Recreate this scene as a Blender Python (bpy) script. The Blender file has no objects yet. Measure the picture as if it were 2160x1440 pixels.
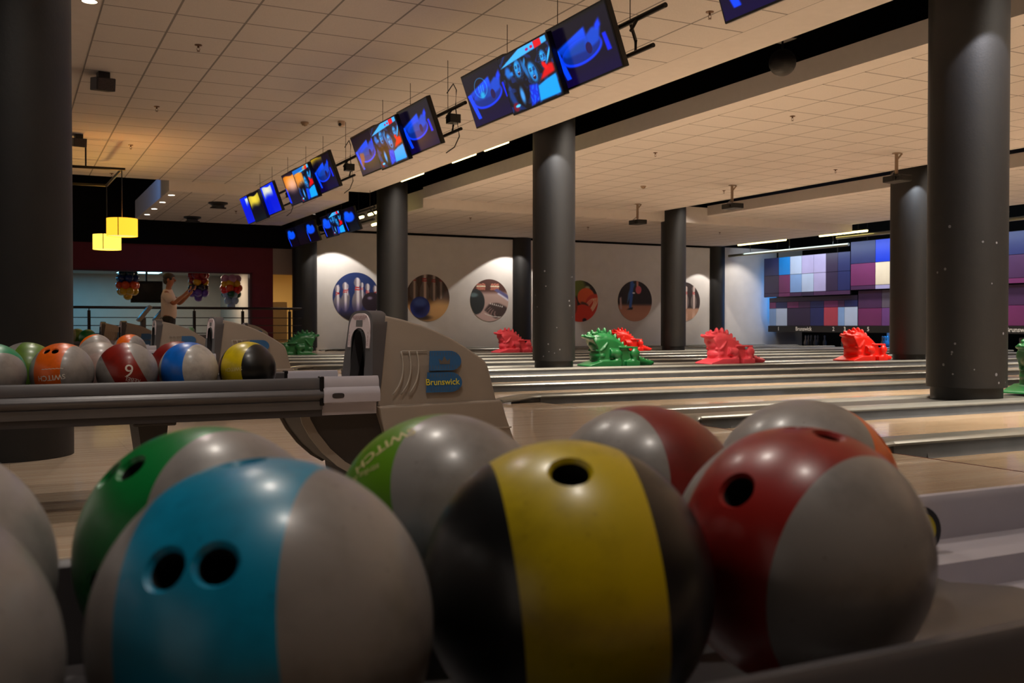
import bpy, bmesh, math, random
import numpy as np
from mathutils import Vector, Matrix, Euler
random.seed(7)
R = math.radians
SC = bpy.context.scene
COL = SC.collection

# ------------------------------------------------------------------ camera
CAM_H = 0.667
YAW = 26.7
cam_d = bpy.data.cameras.new('camera')
cam = bpy.data.objects.new('camera', cam_d)
COL.objects.link(cam)
cam_d.sensor_width = 36.0
cam_d.lens = 36.0 * 2111 / 2160
cam_d.clip_start = 0.02
cam_d.clip_end = 200
cam.location = (0, 0, CAM_H)
cam.rotation_euler = (R(90 - 0.909), 0, R(-YAW))
cam_d.dof.use_dof = True
cam_d.dof.focus_distance = 4.6
cam_d.dof.aperture_fstop = 8.5
SC.camera = cam

# ------------------------------------------------------------------ world, exposure
w = bpy.data.worlds.new('world')
SC.world = w
w.use_nodes = True
w.node_tree.nodes['Background'].inputs[0].default_value = (1.0, 0.83, 0.70, 1)
w.node_tree.nodes['Background'].inputs[1].default_value = 0.22
SC.view_settings.view_transform = 'Standard'
SC.view_settings.look = 'None'
SC.view_settings.gamma = 1
SC.view_settings.exposure = 0.58
SC.view_settings.use_curve_mapping = False
SC.cycles.use_denoising = True
SC.cycles.sample_clamp_indirect = 4

# ------------------------------------------------------------------ lights of the hall
WARM = (1.0, 0.87, 0.73)
NEUT = (1.0, 0.90, 0.80)

def lamp_area(name, loc, rot, sx, sy, power, color):
    l = bpy.data.lights.new(name, 'AREA')
    l.shape = 'RECTANGLE'; l.size = sx; l.size_y = sy; l.energy = power; l.color = color
    o = bpy.data.objects.new(name, l); COL.objects.link(o)
    o.location = loc; o.rotation_euler = rot
    return o

def lamp_spot(name, loc, target, power, color, angle=70, blend=0.5, radius=0.05):
    l = bpy.data.lights.new(name, 'SPOT')
    l.energy = power; l.color = color; l.spot_size = R(angle); l.spot_blend = blend; l.shadow_soft_size = radius
    o = bpy.data.objects.new(name, l); COL.objects.link(o)
    o.location = loc
    o.rotation_euler = (Vector(target) - Vector(loc)).to_track_quat('-Z', 'Y').to_euler()
    return o

def lamp_point(name, loc, power, color, radius=0.1):
    l = bpy.data.lights.new(name, 'POINT')
    l.energy = power; l.color = color; l.shadow_soft_size = radius
    o = bpy.data.objects.new(name, l); COL.objects.link(o); o.location = loc
    return o

# added fill lights, unseen, above the open slots between the hung ceilings, between the columns: they light the lanes, the lanes light the ceilings
def slot(x, y0, y1, z, power, color, spread):
    o = lamp_area('slot_light', (x, (y0 + y1) / 2, z), (0, 0, 0), 0.25, y1 - y0, power, color)
    o.data.spread = R(spread)
for y0, y1, p in ((-3.0, 5.2, 330), (6.4, 7.4, 60), (9.6, 12.3, 170), (13.5, 20.0, 230)):
    slot(7.46, y0, y1, 3.88, p, WARM, 100)
for y0, y1, p in ((-3.0, 5.0, 300), (5.0, 12.4, 280), (13.6, 20.0, 240)):
    slot(15.08, y0, y1, 3.80, p, WARM, 112)
slot(21.7, 0.0, 25.0, 3.9, 330, NEUT, 100)
DOWN_Y = [0.45 + 1.778 * k for k in range(0, 6)]
for y in DOWN_Y:
    lamp_spot('downlight_lamp', (0.64, y, 3.43), (0.64, y, 0), 52, NEUT, 120, 0.6, 0.045)
# wall washers beside the pilasters
lamp_spot('wall_washer', (7.75, 25.45, 3.22), (7.95, 26.0, 0), 100, NEUT, 92, 0.12, 0.03)
lamp_spot('wall_washer', (13.15, 25.45, 3.22), (12.9, 26.0, 0), 100, NEUT, 96, 0.12, 0.03)
lamp_spot('wall_washer', (20.15, 25.55, 3.0), (19.8, 26.0, 0), 60, NEUT, 80, 0.12, 0.03)
lamp_spot('wall_washer', (21.5, 25.2, 3.0), (21.4, 26.3, 1.0), 40, NEUT, 100, 0.5, 0.05)
# slot spots grazing the columns
lamp_spot('column_spot', (6.93, 4.95, 3.58), (7.12, 5.55, 1.6), 110, (0.95, 0.93, 1.0), 62, 0.2, 0.02)
lamp_spot('column_spot', (6.88, 12.1, 3.55), (7.0, 12.65, 1.6), 100, (1.0, 0.96, 0.92), 66, 0.2, 0.02)
lamp_spot('column_spot', (14.30, 12.3, 3.5), (14.42, 12.8, 1.6), 110, (0.85, 0.92, 1.0), 66, 0.2, 0.02)
# cool lamp behind the end of the masking boards, party room, corridor
lamp_area('blue_lamp', (23.3, 25.9, 1.6), (0, R(90), 0), 1.6, 0.3, 9, (0.05, 0.35, 1.0))
lamp_area('blue_lamp', (23.2, 21.3, 0.62), (0, 0, 0), 0.6, 1.4, 14, (0.02, 0.30, 1.0))
lamp_area('mask_lamp', (21.2, 14.5, 3.1), (0, R(-62), 0), 0.3, 22, 90, (0.66, 0.84, 1.0))
lamp_area('party_lamp', (5.0, 29.6, 2.22), (0, 0, 0), 1.0, 0.6, 34, (1.0, 0.8, 0.6))
lamp_area('party_lamp', (1.7, 31.0, 2.20), (0, 0, 0), 1.2, 1.2, 30, (0.10, 0.55, 1.0))
lamp_area('corridor_lamp', (7.2, 30.0, 2.30), (0, 0, 0), 0.8, 1.5, 60, (1.0, 0.74, 0.40))

# ------------------------------------------------------------------ materials
MATS = {}

def s2l(c):
    return tuple(((v / 12.92) if v <= 0.04045 else ((v + 0.055) / 1.055) ** 2.4) for v in c)

def mat(name, col, rough=0.5, metal=0.0, noise=0.0, nscale=20.0, bump=0.0, bscale=200.0, emit=None, estr=1.0, coat=0.0, spec=0.5, srgb=True):
    if name in MATS:
        return MATS[name]
    m = bpy.data.materials.new(name); m.use_nodes = True
    nt = m.node_tree; p = nt.nodes['Principled BSDF']
    c = s2l(col) if srgb else col
    p.inputs['Base Color'].default_value = (*c, 1)
    p.inputs['Roughness'].default_value = rough
    p.inputs['Metallic'].default_value = metal
    p.inputs['Specular IOR Level'].default_value = spec
    if coat:
        p.inputs['Coat Weight'].default_value = coat
        p.inputs['Coat Roughness'].default_value = 0.08
    tc = nt.nodes.new('ShaderNodeTexCoord')
    if noise > 0:
        n = nt.nodes.new('ShaderNodeTexNoise'); n.inputs['Scale'].default_value = nscale
        n.inputs['Detail'].default_value = 6
        nt.links.new(tc.outputs['Object'], n.inputs['Vector'])
        r = nt.nodes.new('ShaderNodeValToRGB')
        r.color_ramp.elements[0].position = 0.3; r.color_ramp.elements[1].position = 0.7
        r.color_ramp.elements[0].color = (*[v * (1 - noise) for v in c], 1)
        r.color_ramp.elements[1].color = (*[min(1, v * (1 + noise * 0.5)) for v in c], 1)
        nt.links.new(n.outputs['Fac'], r.inputs['Fac'])
        nt.links.new(r.outputs['Color'], p.inputs['Base Color'])
    if bump > 0:
        n2 = nt.nodes.new('ShaderNodeTexNoise'); n2.inputs['Scale'].default_value = bscale
        n2.inputs['Detail'].default_value = 3
        nt.links.new(tc.outputs['Object'], n2.inputs['Vector'])
        b = nt.nodes.new('ShaderNodeBump'); b.inputs['Strength'].default_value = bump
        b.inputs['Distance'].default_value = 0.004
        nt.links.new(n2.outputs['Fac'], b.inputs['Height'])
        nt.links.new(b.outputs['Normal'], p.inputs['Normal'])
    if emit is not None:
        p.inputs['Emission Color'].default_value = (*emit, 1)
        p.inputs['Emission Strength'].default_value = estr
    MATS[name] = m
    return m

def node(nt, typ, **kw):
    n = nt.nodes.new(typ)
    for k, v in kw.items():
        setattr(n, k, v)
    return n

def math_node(nt, op, a, b=None):
    n = nt.nodes.new('ShaderNodeMath'); n.operation = op
    for i, v in enumerate((a, b)):
        if v is None: continue
        if isinstance(v, (int, float)): n.inputs[i].default_value = v
        else: nt.links.new(v, n.inputs[i])
    return n.outputs[0]

def wood_mat(name, ca, cb, rough, board_w=0.027, board_l=0.9):
    m = bpy.data.materials.new(name); m.use_nodes = True
    nt = m.node_tree; p = nt.nodes['Principled BSDF']
    tc = node(nt, 'ShaderNodeTexCoord')
    br = node(nt, 'ShaderNodeTexBrick')
    br.offset = 0.37
    br.inputs['Scale'].default_value = 1.0
    br.inputs['Brick Width'].default_value = board_l
    br.inputs['Row Height'].default_value = board_w
    br.inputs['Mortar Size'].default_value = 0.0008
    br.inputs['Color1'].default_value = (*s2l(ca), 1)
    br.inputs['Color2'].default_value = (*s2l(cb), 1)
    br.inputs['Mortar'].default_value = (*[v * 0.55 for v in s2l(cb)], 1)
    nt.links.new(tc.outputs['Object'], br.inputs['Vector'])
    mp = node(nt, 'ShaderNodeMapping'); mp.inputs['Scale'].default_value = (2.0, 60.0, 2.0)
    nt.links.new(tc.outputs['Object'], mp.inputs['Vector'])
    n = node(nt, 'ShaderNodeTexNoise'); n.inputs['Scale'].default_value = 3.0; n.inputs['Detail'].default_value = 6
    nt.links.new(mp.outputs['Vector'], n.inputs['Vector'])
    mx = node(nt, 'ShaderNodeMix', data_type='RGBA', blend_type='MULTIPLY'); mx.inputs['Factor'].default_value = 0.55
    nt.links.new(br.outputs['Color'], mx.inputs['A'])
    nt.links.new(n.outputs['Color'], mx.inputs['B'])
    cr = node(nt, 'ShaderNodeHueSaturation'); cr.inputs['Value'].default_value = 1.35
    nt.links.new(mx.outputs['Result'], cr.inputs['Color'])
    r2 = node(nt, 'ShaderNodeMapRange'); r2.inputs['To Min'].default_value = 0.75; r2.inputs['To Max'].default_value = 1.2
    nt.links.new(n.outputs['Fac'], r2.inputs['Value'])
    mx2 = node(nt, 'ShaderNodeMix', data_type='RGBA', blend_type='MULTIPLY'); mx2.inputs['Factor'].default_value = 1.0
    nt.links.new(br.outputs['Color'], mx2.inputs['A']); nt.links.new(r2.outputs['Result'], mx2.inputs['B'])
    nt.links.new(mx2.outputs['Result'], p.inputs['Base Color'])
    p.inputs['Roughness'].default_value = rough
    p.inputs['Coat Weight'].default_value = 0.35
    p.inputs['Coat Roughness'].default_value = 0.06
    MATS[name] = m
    return m

def tile_mat(name, col, pitch, ox, oy, lw=0.010):
    m = bpy.data.materials.new(name); m.use_nodes = True
    nt = m.node_tree; p = nt.nodes['Principled BSDF']
    tc = node(nt, 'ShaderNodeTexCoord'); sp = node(nt, 'ShaderNodeSeparateXYZ')
    nt.links.new(tc.outputs['Object'], sp.inputs[0])
    def line(o, off):
        a = math_node(nt, 'ADD', o, -off + 100 * pitch)
        f = math_node(nt, 'MODULO', a, pitch)
        d = math_node(nt, 'MINIMUM', f, math_node(nt, 'SUBTRACT', pitch, f))
        return math_node(nt, 'LESS_THAN', d, lw)
    l = math_node(nt, 'MAXIMUM', line(sp.outputs[0], ox), line(sp.outputs[1], oy))
    n = node(nt, 'ShaderNodeTexNoise'); n.inputs['Scale'].default_value = 90; n.inputs['Detail'].default_value = 5
    nt.links.new(tc.outputs['Object'], n.inputs['Vector'])
    r = node(nt, 'ShaderNodeMapRange'); r.inputs['To Min'].default_value = 0.86; r.inputs['To Max'].default_value = 1.08
    nt.links.new(n.outputs['Fac'], r.inputs['Value'])
    c = s2l(col)
    mx = node(nt, 'ShaderNodeMix', data_type='RGBA')
    mx.inputs['A'].default_value = (*c, 1); mx.inputs['B'].default_value = (*[v * 0.42 for v in c], 1)
    nt.links.new(l, mx.inputs['Factor'])
    m2 = node(nt, 'ShaderNodeMix', data_type='RGBA', blend_type='MULTIPLY'); m2.inputs['Factor'].default_value = 1
    nt.links.new(mx.outputs['Result'], m2.inputs['A']); nt.links.new(r.outputs['Result'], m2.inputs['B'])
    nt.links.new(m2.outputs['Result'], p.inputs['Base Color'])
    p.inputs['Roughness'].default_value = 0.9
    p.inputs['Specular IOR Level'].default_value = 0.1
    MATS[name] = m
    return m

def ball_mat(name, band, side, t=0.45, third=None):
    """two-tone ball: a coloured band round the local z axis between two caps, with grime and scuffs"""
    if name in MATS: return MATS[name]
    m = bpy.data.materials.new(name); m.use_nodes = True
    nt = m.node_tree; p = nt.nodes['Principled BSDF']
    tc = node(nt, 'ShaderNodeTexCoord'); sp = node(nt, 'ShaderNodeSeparateXYZ')
    nt.links.new(tc.outputs['Object'], sp.inputs[0])
    az = math_node(nt, 'ABSOLUTE', sp.outputs[2])
    f = math_node(nt, 'GREATER_THAN', az, 0.108 * t)
    mx = node(nt, 'ShaderNodeMix', data_type='RGBA')
    mx.inputs['A'].default_value = (*s2l(band), 1); mx.inputs['B'].default_value = (*s2l(side), 1)
    nt.links.new(f, mx.inputs['Factor'])
    if third:
        f2 = math_node(nt, 'LESS_THAN', sp.outputs[2], -0.108 * t)
        mt = node(nt, 'ShaderNodeMix', data_type='RGBA')
        nt.links.new(f2, mt.inputs['Factor']); nt.links.new(mx.outputs['Result'], mt.inputs['A']); mt.inputs['B'].default_value = (*s2l(third), 1)
        mx = mt
    n = node(nt, 'ShaderNodeTexNoise'); n.inputs['Scale'].default_value = 9; n.inputs['Detail'].default_value = 8; n.inputs['Roughness'].default_value = 0.62
    nt.links.new(tc.outputs['Object'], n.inputs['Vector'])
    r = node(nt, 'ShaderNodeMapRange'); r.inputs['From Min'].default_value = 0.30; r.inputs['From Max'].default_value = 0.52
    r.inputs['To Min'].default_value = 0.55; r.inputs['To Max'].default_value = 1.0
    nt.links.new(n.outputs['Fac'], r.inputs['Value'])
    v = node(nt, 'ShaderNodeTexVoronoi'); v.inputs['Scale'].default_value = 55
    nt.links.new(tc.outputs['Object'], v.inputs['Vector'])
    r3 = node(nt, 'ShaderNodeMapRange'); r3.inputs['From Min'].default_value = 0.04; r3.inputs['From Max'].default_value = 0.12
    r3.inputs['To Min'].default_value = 0.72; r3.inputs['To Max'].default_value = 1.0
    nt.links.new(v.outputs['Distance'], r3.inputs['Value'])
    dirt = math_node(nt, 'MULTIPLY', r.outputs['Result'], r3.outputs['Result'])
    m2 = node(nt, 'ShaderNodeMix', data_type='RGBA', blend_type='MULTIPLY'); m2.inputs['Factor'].default_value = 1
    nt.links.new(mx.outputs['Result'], m2.inputs['A']); nt.links.new(dirt, m2.inputs['B'])
    nt.links.new(m2.outputs['Result'], p.inputs['Base Color'])
    p.inputs['Roughness'].default_value = 0.36
    p.inputs['Coat Weight'].default_value = 0.2
    p.inputs['Coat Roughness'].default_value = 0.2
    MATS[name] = m
    return m

def paint_mat(name, estr=None, rough=0.5):
    """reads a colour attribute: printed poster (no emission) or lit screen"""
    m = bpy.data.materials.new(name); m.use_nodes = True
    nt = m.node_tree; p = nt.nodes['Principled BSDF']
    a = node(nt, 'ShaderNodeAttribute'); a.attribute_name = 'Picture'
    if estr is None:
        nt.links.new(a.outputs['Color'], p.inputs['Base Color'])
    else:
        p.inputs['Base Color'].default_value = (0.01, 0.01, 0.012, 1)
        nt.links.new(a.outputs['Color'], p.inputs['Emission Color'])
        p.inputs['Emission Strength'].default_value = estr
    p.inputs['Roughness'].default_value = rough
    MATS[name] = m
    return m

# ------------------------------------------------------------------ object helpers
def obj(name, bm_or_me, m, parent=None, loc=None, rot=None, smooth=False, recalc=True):
    if isinstance(bm_or_me, bmesh.types.BMesh):
        if recalc: bmesh.ops.recalc_face_normals(bm_or_me, faces=bm_or_me.faces)
        me = bpy.data.meshes.new(name); bm_or_me.to_mesh(me); bm_or_me.free()
    else:
        me = bm_or_me; me.name = name
    ms = m if isinstance(m, (list, tuple)) else [m]
    if len(me.materials) == 0:
        for k in ms: me.materials.append(k)
    if smooth:
        me.shade_smooth()
        if smooth is not True: me.set_sharp_from_angle(angle=R(smooth))
    o = bpy.data.objects.new(name, me); COL.objects.link(o)
    if parent: o.parent = parent
    if loc: o.location = loc
    if rot: o.rotation_euler = rot
    return o

def tag(o, label, cat, group=None):
    o['label'] = label; o['category'] = cat
    if group: o['group'] = group
    return o

def thing(name, label, cat, loc=(0, 0, 0), rz=0, group=None):
    o = bpy.data.objects.new(name, None); COL.objects.link(o)
    o.empty_display_size = 0.1
    o.location = loc; o.rotation_euler = (0, 0, rz)
    return tag(o, label, cat, group)

def struct(name, bm, m, **kw):
    o = obj(name, bm, m, **kw); o['kind'] = 'structure'
    return o

def dup(root, loc, label=None, group=None, rz=None):
    r = root.copy(); COL.objects.link(r); r.location = loc
    if rz is not None: r.rotation_euler = (0, 0, rz)
    if label: r['label'] = label
    if group: r['group'] = group
    for ch in list(root.children):
        c = ch.copy(); COL.objects.link(c); c.parent = r
        for g in list(ch.children):
            d = g.copy(); COL.objects.link(d); d.parent = c
    return r

def B(): return bmesh.new()

def box(bm, x0, x1, y0, y1, z0, z1, bev=0, seg=2, mi=0):
    vs = [bm.verts.new((x, y, z)) for x in (x0, x1) for y in (y0, y1) for z in (z0, z1)]
    idx = [(0, 1, 3, 2), (4, 6, 7, 5), (0, 4, 5, 1), (2, 3, 7, 6), (0, 2, 6, 4), (1, 5, 7, 3)]
    fs = [bm.faces.new([vs[i] for i in f]) for f in idx]
    for f in fs: f.material_index = mi
    if bev:
        es = list({e for f in fs for e in f.edges})
        bmesh.ops.bevel(bm, geom=es, offset=bev, segments=seg, affect='EDGES', profile=0.5)
    return bm

def frame(d):
    d = Vector(d).normalized()
    u = d.cross(Vector((0, 0, 1)))
    if u.length < 1e-4: u = Vector((1, 0, 0))
    u.normalize(); return u, d.cross(u)

def tube(bm, pts, rad, n=12, caps=True):
    pts = [Vector(p) for p in pts]
    rads = rad if isinstance(rad, (list, tuple)) else [rad] * len(pts)
    rings = []
    for i, p in enumerate(pts):
        d = (pts[min(i + 1, len(pts) - 1)] - pts[max(i - 1, 0)])
        u, v = frame(d)
        rings.append([bm.verts.new(p + (u * math.cos(2 * math.pi * k / n) + v * math.sin(2 * math.pi * k / n)) * rads[i]) for k in range(n)])
    for a, b in zip(rings, rings[1:]):
        for k in range(n):
            bm.faces.new((a[k], a[(k + 1) % n], b[(k + 1) % n], b[k]))
    if caps:
        bm.faces.new(rings[0][::-1]); bm.faces.new(rings[-1])
    return bm

def lathe(bm, prof, n=32, c=(0, 0, 0), close=True):
    rings = []
    for r, z in prof:
        rings.append([bm.verts.new((c[0] + r * math.cos(2 * math.pi * k / n), c[1] + r * math.sin(2 * math.pi * k / n), c[2] + z)) for k in range(n)])
    for a, b in zip(rings, rings[1:]):
        for k in range(n):
            bm.faces.new((a[k], a[(k + 1) % n], b[(k + 1) % n], b[k]))
    if close:
        bm.faces.new(rings[0][::-1]); bm.faces.new(rings[-1])
    return bm

def ell(bm, c, r, rot=None, seg=20):
    m = Matrix.Translation(c)
    if rot: m = m @ Euler(rot).to_matrix().to_4x4()
    m = m @ Matrix.Diagonal((*r, 1))
    bmesh.ops.create_uvsphere(bm, u_segments=seg, v_segments=max(8, seg // 2), radius=1, matrix=m)
    return bm

def extrude_x(bm, prof, x0, x1, mi=0):
    """closed (y, z) outline swept along x"""
    a = [bm.verts.new((x0, y, z)) for y, z in prof]; b = [bm.verts.new((x1, y, z)) for y, z in prof]
    n = len(prof)
    fs = [bm.faces.new((a[k], a[(k + 1) % n], b[(k + 1) % n], b[k])) for k in range(n)]
    fs += [bm.faces.new(a[::-1]), bm.faces.new(b)]
    for f in fs: f.material_index = mi
    return bm

def extrude_y(bm, prof, y0, y1):
    a = [bm.verts.new((x, y0, z)) for x, z in prof]; b = [bm.verts.new((x, y1, z)) for x, z in prof]
    n = len(prof)
    for k in range(n): bm.faces.new((a[k], a[(k + 1) % n], b[(k + 1) % n], b[k]))
    bm.faces.new(a[::-1]); bm.faces.new(b)
    return bm

DG = lambda: bpy.context.evaluated_depsgraph_get()

def bake(o):
    """mesh of an object with its modifiers applied; the object itself is removed"""
    bpy.context.view_layer.update()
    me = bpy.data.meshes.new_from_object(o.evaluated_get(DG()))
    bpy.data.objects.remove(o)
    return me

FONT_CACHE = {}
def text_mesh(s, size=1.0, depth=0.0, bold=0.0, outline=False):
    """letters as geometry, centred, in the xy plane: (verts, faces)"""
    key = (s, bold, depth)
    if key not in FONT_CACHE:
        cu = bpy.data.curves.new('text', 'FONT'); cu.body = s; cu.align_x = 'CENTER'; cu.align_y = 'CENTER'
        cu.offset = bold; cu.extrude = depth; cu.resolution_u = 4
        o = bpy.data.objects.new('text', cu); COL.objects.link(o)
        me = bake(o)
        FONT_CACHE[key] = ([v.co.copy() for v in me.vertices], [list(p.vertices) for p in me.polygons])
        bpy.data.meshes.remove(me); bpy.data.curves.remove(cu)
    vs, fs = FONT_CACHE[key]
    return [v * size for v in vs], fs

def add_text(bm, s, size, fn, bold=0.0):
    """fn maps letter-plane (x, y) to 3-D"""
    vs, fs = text_mesh(s, size, 0, bold)
    nv = [bm.verts.new(fn(v.x, v.y)) for v in vs]
    for f in fs:
        try: bm.faces.new([nv[i] for i in f])
        except ValueError: pass
    return bm

ORD = ['nearest', 'second', 'third', 'fourth', 'fifth', 'sixth', 'seventh', 'eighth', 'ninth', 'tenth', 'eleventh', 'twelfth', 'thirteenth', 'fourteenth', 'fifteenth', 'sixteenth']

# ------------------------------------------------------------------ the setting
M_wood = wood_mat('approach_wood', (0.82, 0.74, 0.64), (0.77, 0.67, 0.57), 0.24)
M_lane = wood_mat('lane_wood', (0.82, 0.72, 0.59), (0.77, 0.66, 0.53), 0.2)
M_black = mat('black_paint', (0.055, 0.05, 0.05), 0.9, spec=0.15)
M_column = mat('column_paint', (0.075, 0.074, 0.078), 0.55, noise=0.12, nscale=6, bump=0.15, bscale=60)
M_foot = mat('column_foot', (0.06, 0.058, 0.06), 0.5)
M_wall = mat('white_wall', (0.86, 0.85, 0.84), 0.85, noise=0.05, nscale=3)
M_plaster = mat('ceiling_plaster', (0.83, 0.80, 0.78), 0.9, spec=0.1, noise=0.03, nscale=8)
TP = 0.612
M_tileA = tile_mat('ceiling_tiles_left', (0.83, 0.80, 0.78), TP, 0.744, 9.99)
M_tileB = tile_mat('ceiling_tiles_right', (0.83, 0.80, 0.78), TP * 1.04, 9.03, 8.11)
M_maroon = mat('maroon_wall', (0.42, 0.13, 0.18), 0.8, noise=0.06, nscale=4)
M_metal_dark = mat('dark_metal', (0.13, 0.12, 0.12), 0.4, 0.6)
M_metal_grey = mat('grey_metal', (0.52, 0.51, 0.49), 0.35, 0.7)

bm = B(); box(bm, -9, 22.3, -6, 36, -0.30, -0.15)
struct('floor', bm, M_black)
# approach boards up to the foul line (the far section has its own foul line further right)
XF = 4.13; XF2 = 7.65; XEND = 22.2
bm = B(); box(bm, -9, XF, -6, 27.0, -0.15, 0.0)
box(bm, XF, XF2, 20.9, 27.0, -0.15, 0.0)
struct('floor', bm, M_wood)
bm = B(); box(bm, -9, 9, 27.0, 34, -0.15, 0.0)
struct('floor', bm, mat('party_floor', (0.45, 0.42, 0.40), 0.4))

# ceilings
Z1 = 3.452; Z2 = 3.254
def ceiling(x0, x1, y0, y1, z, tilem, border, th=0.25):
    bm = B()
    bl, br, bf, bb = border
    box(bm, x0, x1, y0, y1, z + 0.001, z + th)
    for f in bm.faces: f.material_index = 0
    o = struct('ceiling', bm, [M_plaster])
    bm = B(); box(bm, x0 + bl, x1 - br, y0 + bf, y1 - bb, z - 0.004, z + 0.0005)
    t = obj('tiles', bm, tilem); t.parent = o
    return o
ceiling(0.28, 6.79, -7, 20.14, Z1, M_tileA, (0.464, 0.54, 0.02, 0.02), 0.06)
ceiling(2.77, 6.33, 20.14, 25.9, Z2, M_tileA, (0.30, 0.30, 0.02, 0.02), 0.45)
ceiling(8.13, 14.22, -3, 20.5, Z1, M_tileB, (0.29, 0.02, 0.02, 0.02), 0.245)
ceiling(15.86, 20.8, -3, 20.5, Z1, M_tileB, (0.29, 0.02, 0.02, 0.02), 0.245)
ceiling(8.13, 20.82, 20.5, 26.25, Z2, M_tileB, (0.02, 0.02, 0.02, 0.02), 0.40)
# black underside of the floor slab above the hung ceilings, and its black end walls
bm = B(); box(bm, -9, 25, -7, 36, 4.75, 4.95)
struct('ceiling', bm, M_black)
bm = B(); box(bm, -9, 7.4, 26.75, 27.2, 2.74, 4.75)
struct('wall_back_upper', bm, M_black)
bm = B(); box(bm, 7.4, 24.6, 26.28, 26.5, 3.254, 4.75)
struct('wall_far_upper', bm, M_black)
bm = B(); box(bm, -9, 24.6, -7.2, -7, -0.2, 4.75)
struct('wall_front', bm, mat('back_wall', (0.22, 0.17, 0.15), 0.8))  # unseen wall added behind the camera to keep fill light off the balls
bm = B(); box(bm, 24.4, 24.6, -7, 26.6, -0.2, 4.75)
struct('wall_right', bm, M_black)
# pale side wall that carries the round pictures
bm = B(); box(bm, 7.12, 24.4, 26.3, 26.5, -0.2, 3.235)
struct('wall_far', bm, M_wall)
bm = B(); box(bm, 7.15, 20.9, 26.27, 26.31, 3.19, 3.252)
struct('trim_1', bm, M_black)
# maroon wall with its wide opening, and the corridor opening beside the column
bm = B()
box(bm, -2.5, 6.36, 26.95, 27.15, 2.07, 2.74)
box(bm, 5.80, 6.36, 26.95, 27.15, 0.0, 2.07)
box(bm, -2.5, 5.80, 26.95, 27.15, 0.0, 0.35)
struct('wall_back', bm, M_maroon)
bm = B(); box(bm, 5.74, 5.80, 26.93, 27.17, 0.35, 2.07); box(bm, -2.5, 5.8, 26.93, 27.17, 2.04, 2.07)
struct('window_1', bm, mat('window_trim', (0.30, 0.12, 0.15), 0.6))
# party room behind the opening
M_party = mat('party_wall', (0.72, 0.68, 0.62), 0.85, noise=0.05, nscale=3)
bm = B(); box(bm, -2.6, 6.36, 33.0, 33.2, 0, 2.75); struct('wall_party', bm, M_party)
bm = B(); box(bm, 6.1, 6.36, 27.15, 33.0, 0, 2.75); box(bm, -2.7, -2.5, 27.0, 33.2, 0, 2.75); struct('wall_party_side', bm, M_party)
bm = B(); box(bm, -2.6, 6.36, 27.15, 33.2, 2.25, 2.85); struct('ceiling', bm, M_party)
# corridor
M_cor = mat('corridor_wall', (0.86, 0.76, 0.55), 0.85)
bm = B(); box(bm, 6.36, 9.5, 33.0, 33.2, 0, 2.75); box(bm, 9.5, 9.7, 26.5, 33.2, 0, 2.75); struct('wall_corridor', bm, M_cor)
bm = B(); box(bm, 6.36, 9.7, 27.15, 33.2, 2.34, 2.85); struct('ceiling', bm, M_cor)
bm = B(); box(bm, 6.36, 7.2, 26.95, 27.15, 2.05, 2.74); struct('trim_2', bm, mat('corridor_lintel', (0.62, 0.55, 0.53), 0.85))

# ------------------------------------------------------------------ lanes
LW, GW, CW = 0.97, 0.23, 0.19
M_gut = mat('gutter_grey', (0.45, 0.46, 0.47), 0.33, 0.0, noise=0.15, nscale=5)
M_cap = mat('divider_cap', (0.55, 0.55, 0.52), 0.3, 0.35, noise=0.08, nscale=10)
M_strip = mat('column_strip', (0.24, 0.235, 0.22), 0.4, 0.2, noise=0.1, nscale=6)
BAYS = [([0.35, 1.97, 3.54, 5.17], XF), ([7.43, 9.02, 10.56, 12.15], XF), ([14.7, 16.3, 17.9, 19.5], XF), ([22.3, 23.85, 25.4], XF2)]

def gutter_bm(x0, x1, y0, y1):
    bm = B(); n = 10
    prof = []
    yc = (y0 + y1) / 2; r = (y1 - y0) / 2
    inner = [(yc - r * math.cos(math.pi * k / n), -0.012 - 0.075 * math.sin(math.pi * k / n)) for k in range(n + 1)]
    outer = [(y1, -0.11), (y0, -0.11)]
    extrude_x(bm, inner + outer, x0, x1)
    return bm

def cap_bm(x0, x1, y0, y1, tip=0.0):
    """rounded division cap; with a tapered tip reaching on to the approach"""
    bm = B()
    prof = [(y0 - 0.012, 0.040), (y0 - 0.012, 0.050), (y0, 0.060), (y0 + 0.03, 0.066), (y1 - 0.03, 0.066), (y1, 0.060), (y1 + 0.012, 0.050), (y1 + 0.012, 0.040)]
    extrude_x(bm, prof, x0, x1)
    if tip:
        yc = (y0 + y1) / 2
        rings = []
        for f, wd, h in ((0, 1.0, 0.0), (0.25, 1.18, 0.0), (0.55, 1.35, -0.012), (0.8, 1.3, -0.022), (1.0, 0.95, -0.034)):
            x = x0 - tip * f
            rings.append([bm.verts.new((x, yc + (y - yc) * wd, z + h)) for y, z in prof])
        for a, b in zip(rings, rings[1:]):
            for k in range(len(prof)):
                bm.faces.new((a[k], a[(k + 1) % len(prof)], b[(k + 1) % len(prof)], b[k]))
        bm.faces.new(rings[-1])
    return bm

def base_bm(x0, x1, y0, y1, tip=0.0):
    bm = B(); box(bm, x0, x1, y0, y1, -0.105, 0.041)
    if tip:
        w_ = (y1 - y0) / 2 * 0.85; yc = (y0 + y1) / 2
        box(bm, x0 - tip * 0.55, x0, yc - w_, yc + w_, 0.0005, 0.03)
    return bm

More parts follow.
